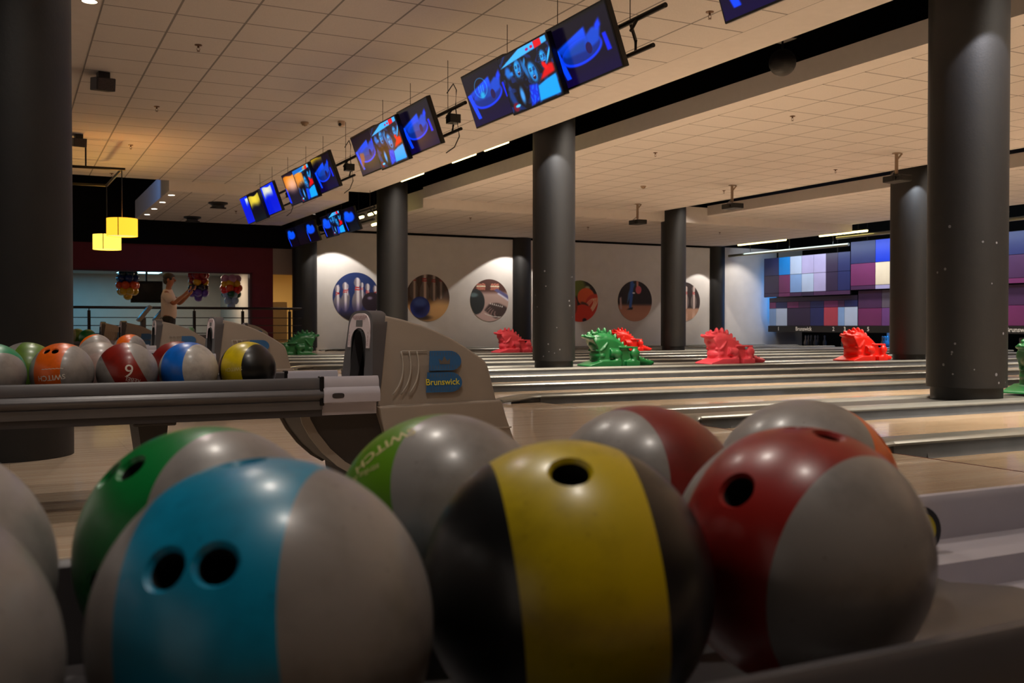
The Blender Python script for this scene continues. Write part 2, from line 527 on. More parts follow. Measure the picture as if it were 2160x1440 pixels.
li = 0; di = 0
for bi, (edges, xf) in enumerate(BAYS):
    for k, ye in enumerate(edges):
        y0 = ye - LW
        bm = B(); box(bm, xf + 0.002, XEND, y0, ye, -0.14, 0.0)
        o = obj('bowling_lane', bm, M_lane)
        tag(o, 'glossy wooden bowling lane, ' + ORD[li] + ' in order away from the large balls', 'bowling lane', 'bowling lanes'); li += 1
        pair_div = (k % 2 == 0)
        last = (k == len(edges) - 1)
        gy0, gy1 = ye + 0.001, ye + GW
        cy0, cy1 = gy1, gy1 + CW
        ny = edges[k + 1] - LW if not last else None
        d = thing('lane_divider', 'grey lane divider with half round gutter, ' + ORD[di] + ' in order away from the large balls', 'lane divider', (xf, (cy0 + cy1) / 2, 0), 0, 'lane dividers'); di += 1
        oy = (cy0 + cy1) / 2
        def put(nm, b, m_):
            bmesh.ops.translate(b, verts=b.verts, vec=(-xf, -oy, 0))
            return obj(nm, b, m_, d, smooth=40)
        put('gutter', gutter_bm(xf + 0.25, XEND, gy0, gy1), M_gut)
        tp = 0.36 if pair_div else 0.12
        put('divider_body', base_bm(xf, XEND, cy0, cy1, tp), M_gut)
        put('cap', cap_bm(xf, XEND, cy0, cy1, tp), M_cap)
        if not last:
            put('gutter', gutter_bm(xf + 0.25, XEND, cy1, ny - 0.001), M_gut)
        elif bi < 3:
            nx = BAYS[bi + 1][0][0] - LW
            xs = BAYS[bi + 1][1]
            b = B(); box(b, xf + 0.02, XEND, cy1 + 0.002, nx - GW - CW - 0.002, -0.14, 0.05)
            struct('floor', b, M_strip)
            put('divider_body', base_bm(xs, XEND, nx - GW - CW, nx - GW), M_gut)
            put('cap', cap_bm(xs, XEND, nx - GW - CW, nx - GW), M_cap)
            put('gutter', gutter_bm(xs + 0.25, XEND, nx - GW, nx - 0.001), M_gut)
# foul line joint on the approach
bm = B(); box(bm, XF - 0.007, XF + 0.004, -3, 5.4, -0.001, 0.0015)
struct('trim_3', bm, mat('foul_line', (0.36, 0.16, 0.13), 0.4))

# ------------------------------------------------------------------ columns
COLS = [((-0.02, 5.75), 'thick black round column at the left edge of the photo behind the middle ball rack'),
        ((7.22, 5.82), 'thick dark round column at right standing nearest on the lanes'),
        ((7.15, 12.85), 'dark round column in the middle of the photo beside the green dragon'),
        ((7.45, 20.6), 'dark round column rising behind the big ball return hood'),
        ((14.85, 20.55), 'dark round column between the leg picture and the right pin picture'),
        ((14.58, 12.97), 'dark round column half hidden behind the thick right column')]
for k, ((x, y), lab) in enumerate(COLS):
    t = thing('column', lab, 'column', (x, y, 0), 0, 'dark round columns')
    r = (0.325, 0.315, 0.312, 0.335, 0.31, 0.335)[k]
    b = B(); lathe(b, [(r, 0.155 if k else 0.0), (r, 4.74)], 56); obj('shaft', b, M_column, t, smooth=40)
    if k: b = B(); lathe(b, [(0.283, 0.05), (0.283, 0.157)], 48); obj('foot', b, M_foot, t, smooth=40)
    if k in (1, 2):
        rnd = random.Random(k)
        b = B()
        for q in range(16):
            a = R(rnd.uniform(170, 300)); z = 0.20 + rnd.random() ** 2 * 1.3; s = rnd.uniform(0.006, 0.013)
            c = Vector((r * math.cos(a), r * math.sin(a), z)) * 1.0; c.z = z
            n_ = Vector((math.cos(a), math.sin(a), 0)); u_ = Vector((-math.sin(a), math.cos(a), 0))
            vs = [b.verts.new(c + n_ * 0.001 + u_ * s * math.cos(j * math.pi / 5) + Vector((0, 0, 1)) * s * 1.1 * math.sin(j * math.pi / 5)) for j in range(10)]
            b.faces.new(vs)
        obj('scuff', b, mat('scuff', (0.42, 0.42, 0.44), 0.7), t)
for (x, lab) in ((7.05, 'dark round column at the end of the railing beside the left green dragon'), (13.55, 'dark half column in the pale wall behind the middle column'), (20.75, 'dark half column in the pale wall left of the coloured boards')):
    t = thing('column', lab, 'column', (x, 26.42 if x > 8 else 26.3, 0), 0, 'dark round columns')
    b = B(); lathe(b, [(0.325, 0.08), (0.325, 3.6 if x < 8 else 3.25)], 48); obj('shaft', b, M_column, t, smooth=40)
    b = B(); lathe(b, [(0.29, 0.0), (0.29, 0.082)], 40); obj('foot', b, M_foot, t, smooth=40)

# ------------------------------------------------------------------ bowling balls
RB = 0.108
def ball_mesh():
    bm = B(); bmesh.ops.create_uvsphere(bm, u_segments=128, v_segments=64, radius=RB)
    me = bpy.data.meshes.new('bowling_ball'); bm.to_mesh(me); bm.free()
    o = bpy.data.objects.new('bowling_ball', me); COL.objects.link(o)
    cutters = []
    # two finger holes side by side, the thumb hole 54 degrees further round
    for ang, z, r in ((0, 0.0155, 0.0112), (0, -0.0155, 0.0112), (54, 0.0, 0.0135)):
        b = B()
        lathe(b, [(r * 0.98, 0.052), (r, RB - 0.0045), (r + 0.0042, RB + 0.0008), (r + 0.010, RB + 0.012)], 40)
        a = R(ang)
        d = Vector((math.cos(a) * math.sqrt(1 - (z / RB) ** 2), math.sin(a) * math.sqrt(1 - (z / RB) ** 2), z / RB))
        bmesh.ops.transform(b, matrix=d.to_track_quat('Z', 'Y').to_matrix().to_4x4(), verts=b.verts)
        bmesh.ops.recalc_face_normals(b, faces=b.faces)
        cm = bpy.data.meshes.new('cut'); b.to_mesh(cm); b.free()
        c = bpy.data.objects.new('cut', cm); COL.objects.link(c); cutters.append(c)
        md = o.modifiers.new('cut', 'BOOLEAN'); md.object = c; md.operation = 'DIFFERENCE'; md.solver = 'EXACT'
    me2 = bake(o)
    for c in cutters: bpy.data.objects.remove(c)
    me2.materials.clear()
    me2.materials.append(M_black); me2.materials.append(mat('hole_inside', (0.05, 0.045, 0.045), 0.8))
    for p in me2.polygons:
        p.material_index = 1 if (p.center.length < RB - 0.0052) else 0
    me2.shade_smooth(); me2.set_sharp_from_angle(angle=R(28))
    return me2
BALL_ME = ball_mesh()
CR = Vector((math.cos(R(YAW)), -math.sin(R(YAW)), 0)); CB = Vector((-math.sin(R(YAW)), -math.cos(R(YAW)), 0)); CU = Vector((0, 0, 1))

def view_basis(c):
    """right / up / toward-camera axes as seen at point c"""
    b = (Vector((0, 0, CAM_H)) - Vector(c)).normalized()
    r = CU.cross(b).normalized()
    return r, b.cross(r), b

def ball(c, name_band, band, side, label, f=None, t=None, axis=None, t_sign=1, group='bowling balls', th=0.45, third=None):
    c = Vector(c)
    r, u, b = view_basis(c)
    W = lambda v: (r * v[0] + u * v[1] + b * v[2]).normalized()
    x = W(f) if f else None
    if axis is not None:
        z = W(axis) * t_sign
        x = (x - z * x.dot(z)).normalized()
    else:
        z = x.cross(W(t)).normalized()
    y = z.cross(x)
    o = bpy.data.objects.new('bowling_ball', BALL_ME); COL.objects.link(o)
    o.matrix_world = Matrix.Translation(c) @ Matrix((x, y, z)).transposed().to_4x4()
    o.material_slots[0].link = 'OBJECT'
    o.material_slots[0].material = ball_mat('ball_' + name_band, band, side, th, third)
    tag(o, label, 'bowling ball', group)
    return o

def ball_text(o, s, size, d, up, col, name='logo', bold=0.0):
    """lettering printed on the ball; d and up are directions in the right/up/toward-camera frame"""
    c = o.matrix_world.translation
    r, u, b = view_basis(c)
    inv = o.matrix_world.to_3x3().inverted()
    n = inv @ (r * d[0] + u * d[1] + b * d[2]).normalized()
    up = inv @ (r * up[0] + u * up[1] + b * up[2])
    up = (up - n * up.dot(n)).normalized()
    rt = up.cross(n)
    bm = B()
    add_text(bm, s, size, lambda x, y: (n * RB + rt * x + up * y).normalized() * (RB + 0.0004), bold)
    t = obj(name, bm, mat('ball_print_' + col, {'white': (0.85, 0.82, 0.78), 'gold': (0.80, 0.74, 0.52)}[col], 0.5), o)
    return t

GREY = (0.57, 0.545, 0.53)
BLK = (0.05, 0.048, 0.055)
ZN = 0.4735
g_front = 'balls in the large front rack'
b1 = ball((0.146, 0.644, ZN), 'cyan', (0.0, 0.56, 0.72), GREY, 'large turquoise and grey bowling ball with two finger holes facing the camera', f=(-0.38, 0.33, 0.86), t=(-0.1, 0.98, 0.2), group=g_front)
b2 = ball((0.370, 0.644, ZN), 'yellow', (0.78, 0.68, 0.02), BLK, 'large yellow and black bowling ball with one thumb hole on top in the front row', f=(-0.06, 0.97, -0.17), axis=(0.97, 0.14, -0.17), t_sign=1, group=g_front)
b3 = ball((0.596, 0.644, ZN), 'red', (0.58, 0.09, 0.06), GREY, 'large red and grey bowling ball at the right end of the front row', f=(0.10, 0.94, 0.27), t=(-0.44, 0.45, 0.77), group=g_front)
b4 = ball((-0.079, 0.640, ZN), 'plain_front', (0.62, 0.60, 0.59), GREY, 'plain grey bowling ball cut off by the lower left corner', f=(-0.9, 0.3, 0.2), axis=(0.85, 0.1, 0.5), group=g_front)
b5 = ball((0.152, 0.889, ZN - 0.002), 'green', (0.03, 0.50, 0.22), GREY, 'green and grey bowling ball behind the turquoise one', f=(-0.68, 0.645, 0.36), axis=(0.6, 0.1, 0.79), t_sign=1, group=g_front)
b6 = ball((0.383, 0.912, ZN - 0.002), 'lime', (0.36, 0.55, 0.08), GREY, 'lime green and grey bowling ball behind the yellow one', f=(-0.8, -0.5, 0.3), axis=(0.6, 0.3, 0.74), group=g_front)
b7 = ball((0.620, 0.912, ZN - 0.002), 'dark_red', (0.50, 0.075, 0.06), GREY, 'grey and dark red bowling ball between the lime one and the red one', f=(0.35, 0.3, -0.8), axis=(-0.75, 0.1, 0.65), group=g_front)
b8 = ball((0.840, 0.900, ZN - 0.002), 'orange_grey', (0.92, 0.40, 0.04), GREY, 'mostly grey bowling ball with a sliver of orange behind the red one', f=(0.9, 0.2, -0.3), axis=(-0.32, 0.52, 0.79), group=g_front)
b9 = ball((-0.073, 0.889, ZN - 0.002), 'plain_back', (0.60, 0.58, 0.57), (0.62, 0.60, 0.59), 'plain grey bowling ball behind the cut off one at the left edge', f=(-0.9, 0.3, 0.2), axis=(0.85, -0.2, 0.45), group=g_front)
ball_text(b6, 'SWITCH', 0.019, (-0.53, 0.66, 0.52), (0.55, -0.8, 0.0), 'gold', bold=0.02)
ball_text(b6, 'strike line', 0.011, (-0.70, 0.42, 0.57), (0.45, -0.85, 0.0), 'gold', 'small_logo')

ZM = 0.497
YF, YB = 3.92, 4.16
g_mid = 'balls in the middle rack'
m1 = ball((0.170, YF, ZM), 'mid_orange', (0.88, 0.38, 0.05), GREY, 'orange and grey bowling ball with white lettering in the middle rack', f=(-0.35, 0.74, 0.58), axis=(0.85, 0.0, 0.5), t_sign=-1, group=g_mid)
m2 = ball((0.388, YF, ZM), 'mid_red', (0.52, 0.10, 0.05), GREY, 'red banded grey bowling ball with a white outline number in the middle rack', f=(-0.2, 0.5, -0.8), axis=(0.88, 0.46, 0.05), group=g_mid)
m3 = ball((0.606, YF, ZM), 'mid_blue', (0.02, 0.40, 0.80), (0.72, 0.69, 0.66), 'bright blue and pale grey bowling ball in the middle rack', f=(-0.6, -0.3, -0.6), axis=(0.75, 0.05, 0.60), group=g_mid)
m4 = ball((0.826, YF, ZM), 'mid_yellow', (0.80, 0.70, 0.03), BLK, 'yellow and black bowling ball at the right end of the middle rack', f=(-0.6, -0.3, -0.6), axis=(0.75, 0.02, 0.62), group=g_mid)
m5 = ball((-0.050, YF, ZM), 'mid_teal', (0.10, 0.52, 0.35), GREY, 'grey and teal bowling ball at the left edge in the middle rack', f=(0.3, -0.85, -0.45), axis=(0.35, -0.35, 0.87), group=g_mid)
m6 = ball((0.31, YB, ZM), 'mid_pale', (0.63, 0.58, 0.55), (0.66, 0.58, 0.55), 'pinkish grey bowling ball behind the red banded one', f=(0.3, -0.85, -0.45), axis=(0.35, -0.35, 0.87), group=g_mid)
m7 = ball((0.60, YB, ZM), 'mid_dark', (0.50, 0.09, 0.07), (0.47, 0.08, 0.07), 'dark red bowling ball behind the bright blue one', f=(0.3, -0.85, -0.45), axis=(0.35, -0.35, 0.87), group=g_mid)
m8 = ball((0.06, YB, ZM), 'mid_olive', (0.35, 0.48, 0.12), GREY, 'green bowling ball peeking between the teal one and the orange one', f=(-0.2, 0.5, -0.8), axis=(0.85, -0.35, 0.2), group=g_mid)
ball_text(m1, 'SWITCH', 0.027, (-0.34, -0.14, 0.93), (0.08, -1, 0), 'white', bold=0.01)
ball_text(m1, '~~~~~~', 0.022, (-0.30, 0.14, 0.94), (0.05, -1, 0), 'white', 'line_logo')
ball_text(m2, '6', 0.066, (0.06, 0.06, 1), (-0.1, -1, 0), 'white', 'number')
ball_text(m2, 'REBEL', 0.022, (0.17, -0.27, 0.95), (-0.25, -1, 0), 'white')
ball_text(m4, 'SWITCH', 0.020, (-0.50, 0.02, 0.86), (0.1, -1, 0), 'gold')

g_far = 'balls in the far racks'
ball((0.53, 7.36, 0.50), 'far_tri', (0.64, 0.61, 0.59), (0.50, 0.10, 0.06), 'orange, white and dark red bowling ball beside the black column', f=(-0.2, 0.5, -0.8), axis=(0.50, -0.72, 0.48), group=g_far, th=0.52, third=(0.90, 0.42, 0.05))
ball((0.75, 7.38, 0.50), 'far_orange', (0.90, 0.40, 0.05), GREY, 'orange and grey bowling ball right in front of the third hood', f=(-0.05, 0.20, 0.95), axis=(0.85, 0.05, 0.5), group=g_far)
ball((0.915, 14.05, 0.51), 'far_green', (0.10, 0.50, 0.22), (0.13, 0.50, 0.22), 'small green bowling ball far back beside the black column', f=(0.3, -0.85, -0.45), axis=(0.35, -0.35, 0.87), group=g_far)
ball((0.80, 14.26, 0.52), 'far_lime', (0.42, 0.55, 0.16), (0.70, 0.66, 0.50), 'small lime and cream bowling ball far back behind the green one', f=(-0.2, 0.5, -0.8), axis=(-0.85, 0.1, 0.3), group=g_far)
ball((3.55, 22.75, 0.53), 'far_mint', (0.45, 0.62, 0.45), GREY, 'tiny pale green bowling ball seen above the third hood', f=(-0.2, 0.5, -0.8), axis=(-0.85, 0.1, 0.3), group=g_far)
ball((3.32, 22.75, 0.53), 'far_pale', (0.52, 0.50, 0.52), GREY, 'tiny grey bowling ball left of the pale green one above the third hood', f=(-0.2, 0.5, -0.8), axis=(-0.85, 0.1, 0.3), group=g_far)

# ------------------------------------------------------------------ ball returns: hood, pedestal, rack
M_hood = mat('hood_beige', (0.60, 0.55, 0.50), 0.38, noise=0.05, nscale=8, bump=0.10, bscale=350)
M_hfront = mat('hood_grey', (0.30, 0.285, 0.29), 0.40, noise=0.05, nscale=8, bump=0.08, bscale=350)
M_ped = mat('pedestal_brown', (0.23, 0.20, 0.185), 0.5)
M_rack = mat('rack_grey', (0.34, 0.325, 0.33), 0.36, 0.1, noise=0.06, nscale=12)
M_plat = mat('platform_grey', (0.72, 0.70, 0.735), 0.42, noise=0.05, nscale=10)
M_lip = mat('rack_dark', (0.22, 0.20, 0.20), 0.45)
M_inside = mat('hood_inside', (0.045, 0.04, 0.045), 0.8)
M_label = mat('label_pink', (0.90, 0.82, 0.82), 0.45)
M_lcd = mat('label_display', (0.20, 0.16, 0.16), 0.25)
M_lred = mat('label_red', (0.50, 0.12, 0.15), 0.5)
M_blue = mat('logo_blue', (0.17, 0.37, 0.56), 0.45)
M_yellow = mat('logo_yellow', (0.86, 0.78, 0.16), 0.5)
M_groove = mat('logo_relief', (0.66, 0.62, 0.57), 0.45)
M_dline = mat('logo_shade', (0.38, 0.34, 0.31), 0.6)

def hw(z):
    """half width of the hood at height z"""
    k = max(0.0, min(1.0, (z - 0.42) / 0.30))
    return 0.215 - 0.062 * k

HOOD_TOP = [(1.375, 0.708), (1.45, 0.692), (1.53, 0.670), (1.60, 0.643), (1.656, 0.617), (1.715, 0.582), (1.764, 0.550), (1.80, 0.524), (1.813, 0.508)]
def hood_body():
    bm = B()
    # outline in x-z: top curve, rear slope, ledge; bottom; front lean
    prof = HOOD_TOP + [(1.822, 0.48), (1.853, 0.345), (1.853, 0.30), (1.36, 0.30), (1.318, 0.345)]
    rings = []
    ys = [(-1, 1.0), (1, 1.0)]
    for s in (-1, 1):
        rings.append([bm.verts.new((x, s * hw(z), z)) for x, z in prof])
    n = len(prof)
    for k in range(n):
        bm.faces.new((rings[0][k], rings[0][(k + 1) % n], rings[1][(k + 1) % n], rings[1][k]))
    bm.faces.new(rings[0][::-1]); bm.faces.new(rings[1])
    fr_ = [f for f in bm.faces if {round(v.co.x, 3) for v in f.verts} == {1.318, 1.375}]
    bmesh.ops.delete(bm, geom=fr_, context='FACES_ONLY')
    es = [e for e in bm.edges if abs(e.verts[0].co.y - e.verts[1].co.y) < 0.08 and min(v.co.z for v in e.verts) > 0.32 and len(e.link_faces) == 2]
    bmesh.ops.bevel(bm, geom=es, offset=0.022, segments=4, affect='EDGES', profile=0.5, clamp_overlap=True)
    return bm

def hood_skirt():
    bm = B()
    prof = [(1.312, 0.345), (1.866, 0.352), (1.876, 0.338), (1.905, 0.235), (1.935, 0.17), (1.945, 0.02), (1.40, 0.0), (1.36, 0.16), (1.345, 0.24)]
    a = [bm.verts.new((x, -0.225 - 0.03 * max(0, (0.35 - z)), z)) for x, z in prof]
    b = [bm.verts.new((x, 0.225 + 0.03 * max(0, (0.35 - z)), z)) for x, z in prof]
    n = len(prof)
    for k in range(n): bm.faces.new((a[k], a[(k + 1) % n], b[(k + 1) % n], b[k]))
    bm.faces.new(a[::-1]); bm.faces.new(b)
    es = [e for e in bm.edges if abs(e.verts[0].co.y - e.verts[1].co.y) < 0.05]
    bmesh.ops.bevel(bm, geom=es, offset=0.012, segments=3, affect='EDGES', profile=0.5)
    return bm

def skirt_line():
    bm = B(); box(bm, 1.36, 1.912, -0.234, -0.2245, 0.232, 0.238); return bm

FX0 = lambda z: 1.293 + 0.03 * (z - 0.33) / 0.4        # leaning front face
FX1 = lambda z: 1.320 + 0.066 * max(0, min(1, (z - 0.345) / 0.36))

def front_outer(n=40):
    """tombstone outline (y, z), from bottom right up over the top and down left"""
    pts = [(hw(0.33) , 0.33)]
    for z in (0.42, 0.5, 0.58, 0.64): pts.append((hw(z), z))
    for k in range(1, n):
        a = math.pi * k / n
        pts.append((hw(0.66) * math.copysign(abs(math.cos(a)) ** 0.62, math.cos(a)), 0.645 + 0.085 * math.sin(a) ** 0.72))
    for z in (0.64, 0.58, 0.5, 0.42): pts.append((-hw(z), z))
    pts.append((-hw(0.33), 0.33))
    return pts

def arch(w0, zt, z0, n=40, p=0.62):
    pts = [(w0, z0)]
    for k in range(n + 1):
        t = k / n
        a = math.pi * t
        pts.append((w0 * math.copysign(abs(math.cos(a)) ** p, math.cos(a)), z0 + 0.02 + (zt - z0 - 0.02) * math.sin(a) ** 1.0))
    pts.append((-w0, z0))
    return pts

def resample(pts, m):
    P = [Vector((*p, 0)) for p in pts]
    L = [0]
    for a, b in zip(P, P[1:]): L.append(L[-1] + (b - a).length)
    out = []
    j = 0
    for k in range(m):
        s = L[-1] * k / (m - 1)
        while j < len(P) - 2 and L[j + 1] < s: j += 1
        t = (s - L[j]) / max(1e-9, L[j + 1] - L[j])
        q = P[j].lerp(P[j + 1], min(1, t)); out.append((q.x, q.y))
    return out

def band_mesh(outer, inner, x_of0, x_of1, m=72, closed_back=False):
    """plate between an outer and an inner open outline, given thickness along x"""
    bm = B()
    o = resample(outer, m); i = resample(inner, m)
    def ring(pts, xf): return [bm.verts.new((xf(z), y, z)) for y, z in pts]
    of, ob = ring(o, x_of0), ring(o, x_of1)
    nf, nb = ring(i, x_of0), ring(i, x_of1)
    for k in range(m - 1):
        bm.faces.new((of[k], of[k + 1], nf[k + 1], nf[k]))
        bm.faces.new((ob[k + 1], ob[k], nb[k], nb[k + 1]))
        bm.faces.new((of[k + 1], of[k], ob[k], ob[k + 1]))
        bm.faces.new((nf[k], nf[k + 1], nb[k + 1], nb[k]))
    for k in (0, m - 1):
        bm.faces.new((of[k], nf[k], nb[k], ob[k]))
    return bm

def label_fn(y, z, off=0.0): return (FX0(z) - 0.002 - off, y, z)

def make_return(loc, label, dx=0.0, detail=True, rack_x0=-0.80, pdz=0.0):
    t = thing('ball_return', label, 'ball return', loc, 0, 'ball returns')
    H = (dx, 0, 0)
    body = obj('hood', hood_body(), M_hood, t, H, smooth=35)
    sk = obj('skirt', hood_skirt(), M_hood, t, H, smooth=30)
    if detail: obj('seam', skirt_line(), M_groove, sk)
    inner = arch(0.098, 0.645, 0.33, p=0.55)
    fr = obj('hood_front', band_mesh(front_outer(), inner, FX0, FX1), M_hfront, t, H, smooth=35)
    bmf = B()
    o = resample(arch(0.102, 0.65, 0.31, p=0.55), 50)
    box(bmf, 1.42, 1.43, -0.14, 0.14, 0.31, 0.67)
    a = [bmf.verts.new((1.305, y, z)) for y, z in o]; b = [bmf.verts.new((1.43, y, z)) for y, z in o]
    for k in range(49): bmf.faces.new((a[k], a[k + 1], b[k + 1], b[k]))
    obj('mouth', bmf, M_inside, fr)
    if detail:
        # horseshoe label with a small display round the mouth
        lo = [(0.142, 0.575)] + [(0.142, 0.62)] + [(0.138 * math.copysign(abs(math.cos(math.pi * k / 30)) ** 0.7, math.cos(math.pi * k / 30)), 0.636 + 0.083 * math.sin(math.pi * k / 30) ** 0.8) for k in range(0, 31)] + [(-0.142, 0.62), (-0.142, 0.575)]
        li_ = [(0.106, 0.575)] + [(0.106 * math.copysign(abs(math.cos(math.pi * k / 30)) ** 0.9, math.cos(math.pi * k / 30)), 0.585 + 0.072 * math.sin(math.pi * k / 30)) for k in range(0, 31)] + [(-0.106, 0.575)]
        lb = obj('label_panel', band_mesh(lo, li_, lambda z: FX0(z) - 0.004, lambda z: FX0(z) + 0.002, 60), M_label, fr)
        b2_ = B()
        v = [b2_.verts.new(label_fn(y, z, 0.003)) for y, z in ((-0.042, 0.664), (0.042, 0.664), (0.042, 0.690), (-0.042, 0.690))]; b2_.faces.new(v)
        obj('display', b2_, M_lcd, fr)
        b3_ = B()
        add_text(b3_, 'NO DEVOLVER BOLAS', 0.019, lambda x, y: label_fn(-x, 0.7035 + y * 0.8, 0.0034))
        add_text(b3_, 'POR EL RETORNO', 0.018, lambda x, y: label_fn(-x, 0.6945 + y * 0.5, 0.0034))
        for sgn in (-1, 1):
            for zz in (0.59, 0.605, 0.62, 0.636):
                add_text(b3_, 'O' if zz < 0.63 else 'V', 0.016, lambda x, y, sgn=sgn, zz=zz: label_fn(-x + sgn * 0.124, zz + y, 0.0032))
        obj('lettering', b3_, M_lred, fr)
    # embossed wings and the blue letter badge on both sides
    for s in ((-1, 1) if detail else (-1,)):
        F = lambda x, z, off=0.002: (x, s * (hw(z) + off), z)
        X0, X1, Z0, Z1_, = 1.530, 1.690, 0.392, 0.562
        bb = B()
        def lobe(xl, xr, zl, zh, sl):
            pts = [(xl, zl)]; n = 18
            for k in range(n + 1):
                a = -math.pi / 2 + math.pi * k / n
                pts.append((xr - (zh - zl) * 0.62 + (zh - zl) * 0.62 * math.cos(a), (zl + zh) / 2 + (zh - zl) / 2 * math.sin(a)))
            pts += [(xl + sl, zh)]
            f_ = [bb.verts.new(F(x, z, 0.004)) for x, z in pts]; g_ = [bb.verts.new(F(x, z, -0.004)) for x, z in pts]
            bb.faces.new(f_)
            for k in range(len(pts)): bb.faces.new((f_[k], f_[(k + 1) % len(pts)], g_[(k + 1) % len(pts)], g_[k]))
        lobe(X0 + 0.018, X1 + 0.004, 0.481, 0.562, 0.010)
        lobe(X0, X1, 0.392, 0.474, 0.010)
        bd = obj('badge', bb, M_blue, body)
        if detail:
            b5_ = B()
            add_text(b5_, 'Brunswick', 0.036, lambda x, z: F(X0 + 0.072 - s * -1 * 0 + (x if s < 0 else -x) * 1.0, 0.4335 + z, 0.0052), bold=0.012)
            obj('badge_lettering', b5_, M_yellow, bd)
            b6_ = B()
            cr = [(-0.022, 0), (0.022, 0), (0.026, 0.024), (0.012, 0.012), (0.0, 0.034), (-0.012, 0.012), (-0.026, 0.024)]
            b6_.faces.new([b6_.verts.new(F(X0 + 0.088 + x, 0.507 + z, 0.0052)) for x, z in cr])
            obj('badge_crown', b6_, M_dline, bd)
            b6_ = B()
            for q in range(11):
                xx = X0 + 0.02 + q * 0.0125
                for za, zb in ((0.398, 0.412), (0.455, 0.468), (0.487, 0.503), (0.543, 0.556)):
                    b6_.faces.new([b6_.verts.new(F(x, z, 0.0048)) for x, z in ((xx, za), (xx + 0.0018, za), (xx + 0.0028, zb), (xx + 0.001, zb))])
            obj('badge_ribs', b6_, M_dline, bd)
        bw = B()
        for q in range(3):
            pts = []
            for k in range(15):
                v_ = k / 14
                pts.append((1.418 + q * 0.034 + 0.018 * math.sin((v_ - 0.1) * 2.6) - 0.012 * (1 - v_) ** 4 * 2.4, 0.388 + 0.174 * v_))
            tube(bw, [F(x, z, 0.0005) for x, z in pts], 0.0035, 6)
        tube(bw, [F(x, 0.562, 0.0005) for x in (1.434, 1.46, 1.50, 1.545)], 0.003, 6)
        obj('wing_relief', bw, M_groove, body, smooth=True)
    # pedestal under the hood: curved belly
    bp = B()
    pr = [(1.02, 0.335), (1.03, 0.29), (1.06, 0.235), (1.11, 0.17), (1.17, 0.115), (1.22, 0.085), (1.23, 0.0), (1.42, 0.0), (1.42, 0.345), (1.28, 0.345)]
    extrude_y(bp, pr, -0.19, 0.19)
    pd = obj('pedestal', bp, M_ped, t, H, smooth=25)
    bp = B(); pr2 = [(x - 0.012, z - 0.004) for x, z in pr[:6]] + [(x + 0.02, z + 0.012) for x, z in pr[5::-1]]
    extrude_y(bp, pr2, -0.2, -0.188); obj('pedestal_trim', bp, M_hood, pd, smooth=25)
    bp = B(); extrude_y(bp, pr2, 0.188, 0.2); obj('pedestal_trim', bp, M_hood, pd, smooth=25)
    # rack: bed, two rails, legs
    xa, xb = rack_x0, 1.075
    bed = B()
    profb = [(-0.265, 0.335), (-0.25, 0.372), (-0.16, 0.3645), (-0.12, 0.362), (-0.03, 0.378), (0.03, 0.378), (0.12, 0.362), (0.16, 0.3645), (0.25, 0.372), (0.265, 0.335)]
    extrude_x(bed, profb, xa, xb); obj('rack_bed', bed, M_rack, t, smooth=30)
    for s in (-1, 1):
        r_ = B()
        prof = [(0.262, 0.345), (0.262, 0.462), (0.268, 0.467), (0.278, 0.467), (0.284, 0.460), (0.286, 0.425)]
        prof += [(0.284 + 0.020 * math.sin(math.pi * k / 10), 0.424 - 0.044 * k / 10) for k in range(0, 11)]
        prof += [(0.288, 0.376), (0.284, 0.345)]
        extrude_x(r_, [(s * y, z) for y, z in prof], xa, xb)
        rl = obj('rail', r_, M_rack, t, smooth=40)
        r2_ = B(); extrude_x(r2_, [(s * 0.262, 0.318), (s * 0.276, 0.318), (s * 0.276, 0.352), (s * 0.262, 0.352)], xa, xb)
        obj('rail_lip', r2_, M_lip, rl)
        # pale platform end of the rail, next to the hood
        xc, xd = xb, 1.30 + dx
        p_ = B()
        pp = [(0.258, 0.392), (0.258, 0.458), (0.266, 0.470), (0.280, 0.470), (0.290, 0.455), (0.292, 0.430), (0.304, 0.418), (0.308, 0.400), (0.306, 0.372), (0.258, 0.365)]
        dz = pdz if s > 0 else 0.0
        extrude_x(p_, [(s * y, z + dz) for y, z in pp], xc, xd)
        pl = obj('platform_rail', p_, M_plat, t, smooth=40)
        c_ = B(); cx = xc + 0.055
        f_ = [c_.verts.new((cx + 0.024 * math.copysign(abs(math.cos(a)) ** 0.5, math.cos(a)), s * 0.3088, 0.398 + 0.010 * math.copysign(abs(math.sin(a)) ** 0.7, math.sin(a)))) for a in [2 * math.pi * k / 28 for k in range(28)]]
        c_.faces.new(f_); obj('button', c_, M_lip, pl)
        e_ = B(); box(e_, xc - 0.012, xc + 0.004, s * 0.258, s * 0.296, 0.36 + dz, 0.472 + dz, 0.003)
        obj('end_cap', e_, M_metal_dark, pl)
    pf = B()
    extrude_x(pf, [(-0.26, 0.32), (-0.258, 0.375), (-0.19, 0.335), (0.155, 0.335), (0.16, 0.372), (0.258, 0.376), (0.26, 0.32)], xb, 1.30 + dx)
    obj('platform', pf, M_plat, t, smooth=20)
    for x in (0.475, -0.55):
        l_ = B()
        box(l_, x - 0.075, x + 0.075, -0.2, 0.2, 0.30, 0.336, 0.006)
        pts = [(x - 0.055, 0.302), (x + 0.05, 0.302), (x + 0.035, 0.15), (x + 0.04, 0.0), (x - 0.03, 0.0), (x - 0.035, 0.15)]
        extrude_y(l_, pts, -0.16, 0.16)
        obj('leg', l_, M_ped, t)
    return t

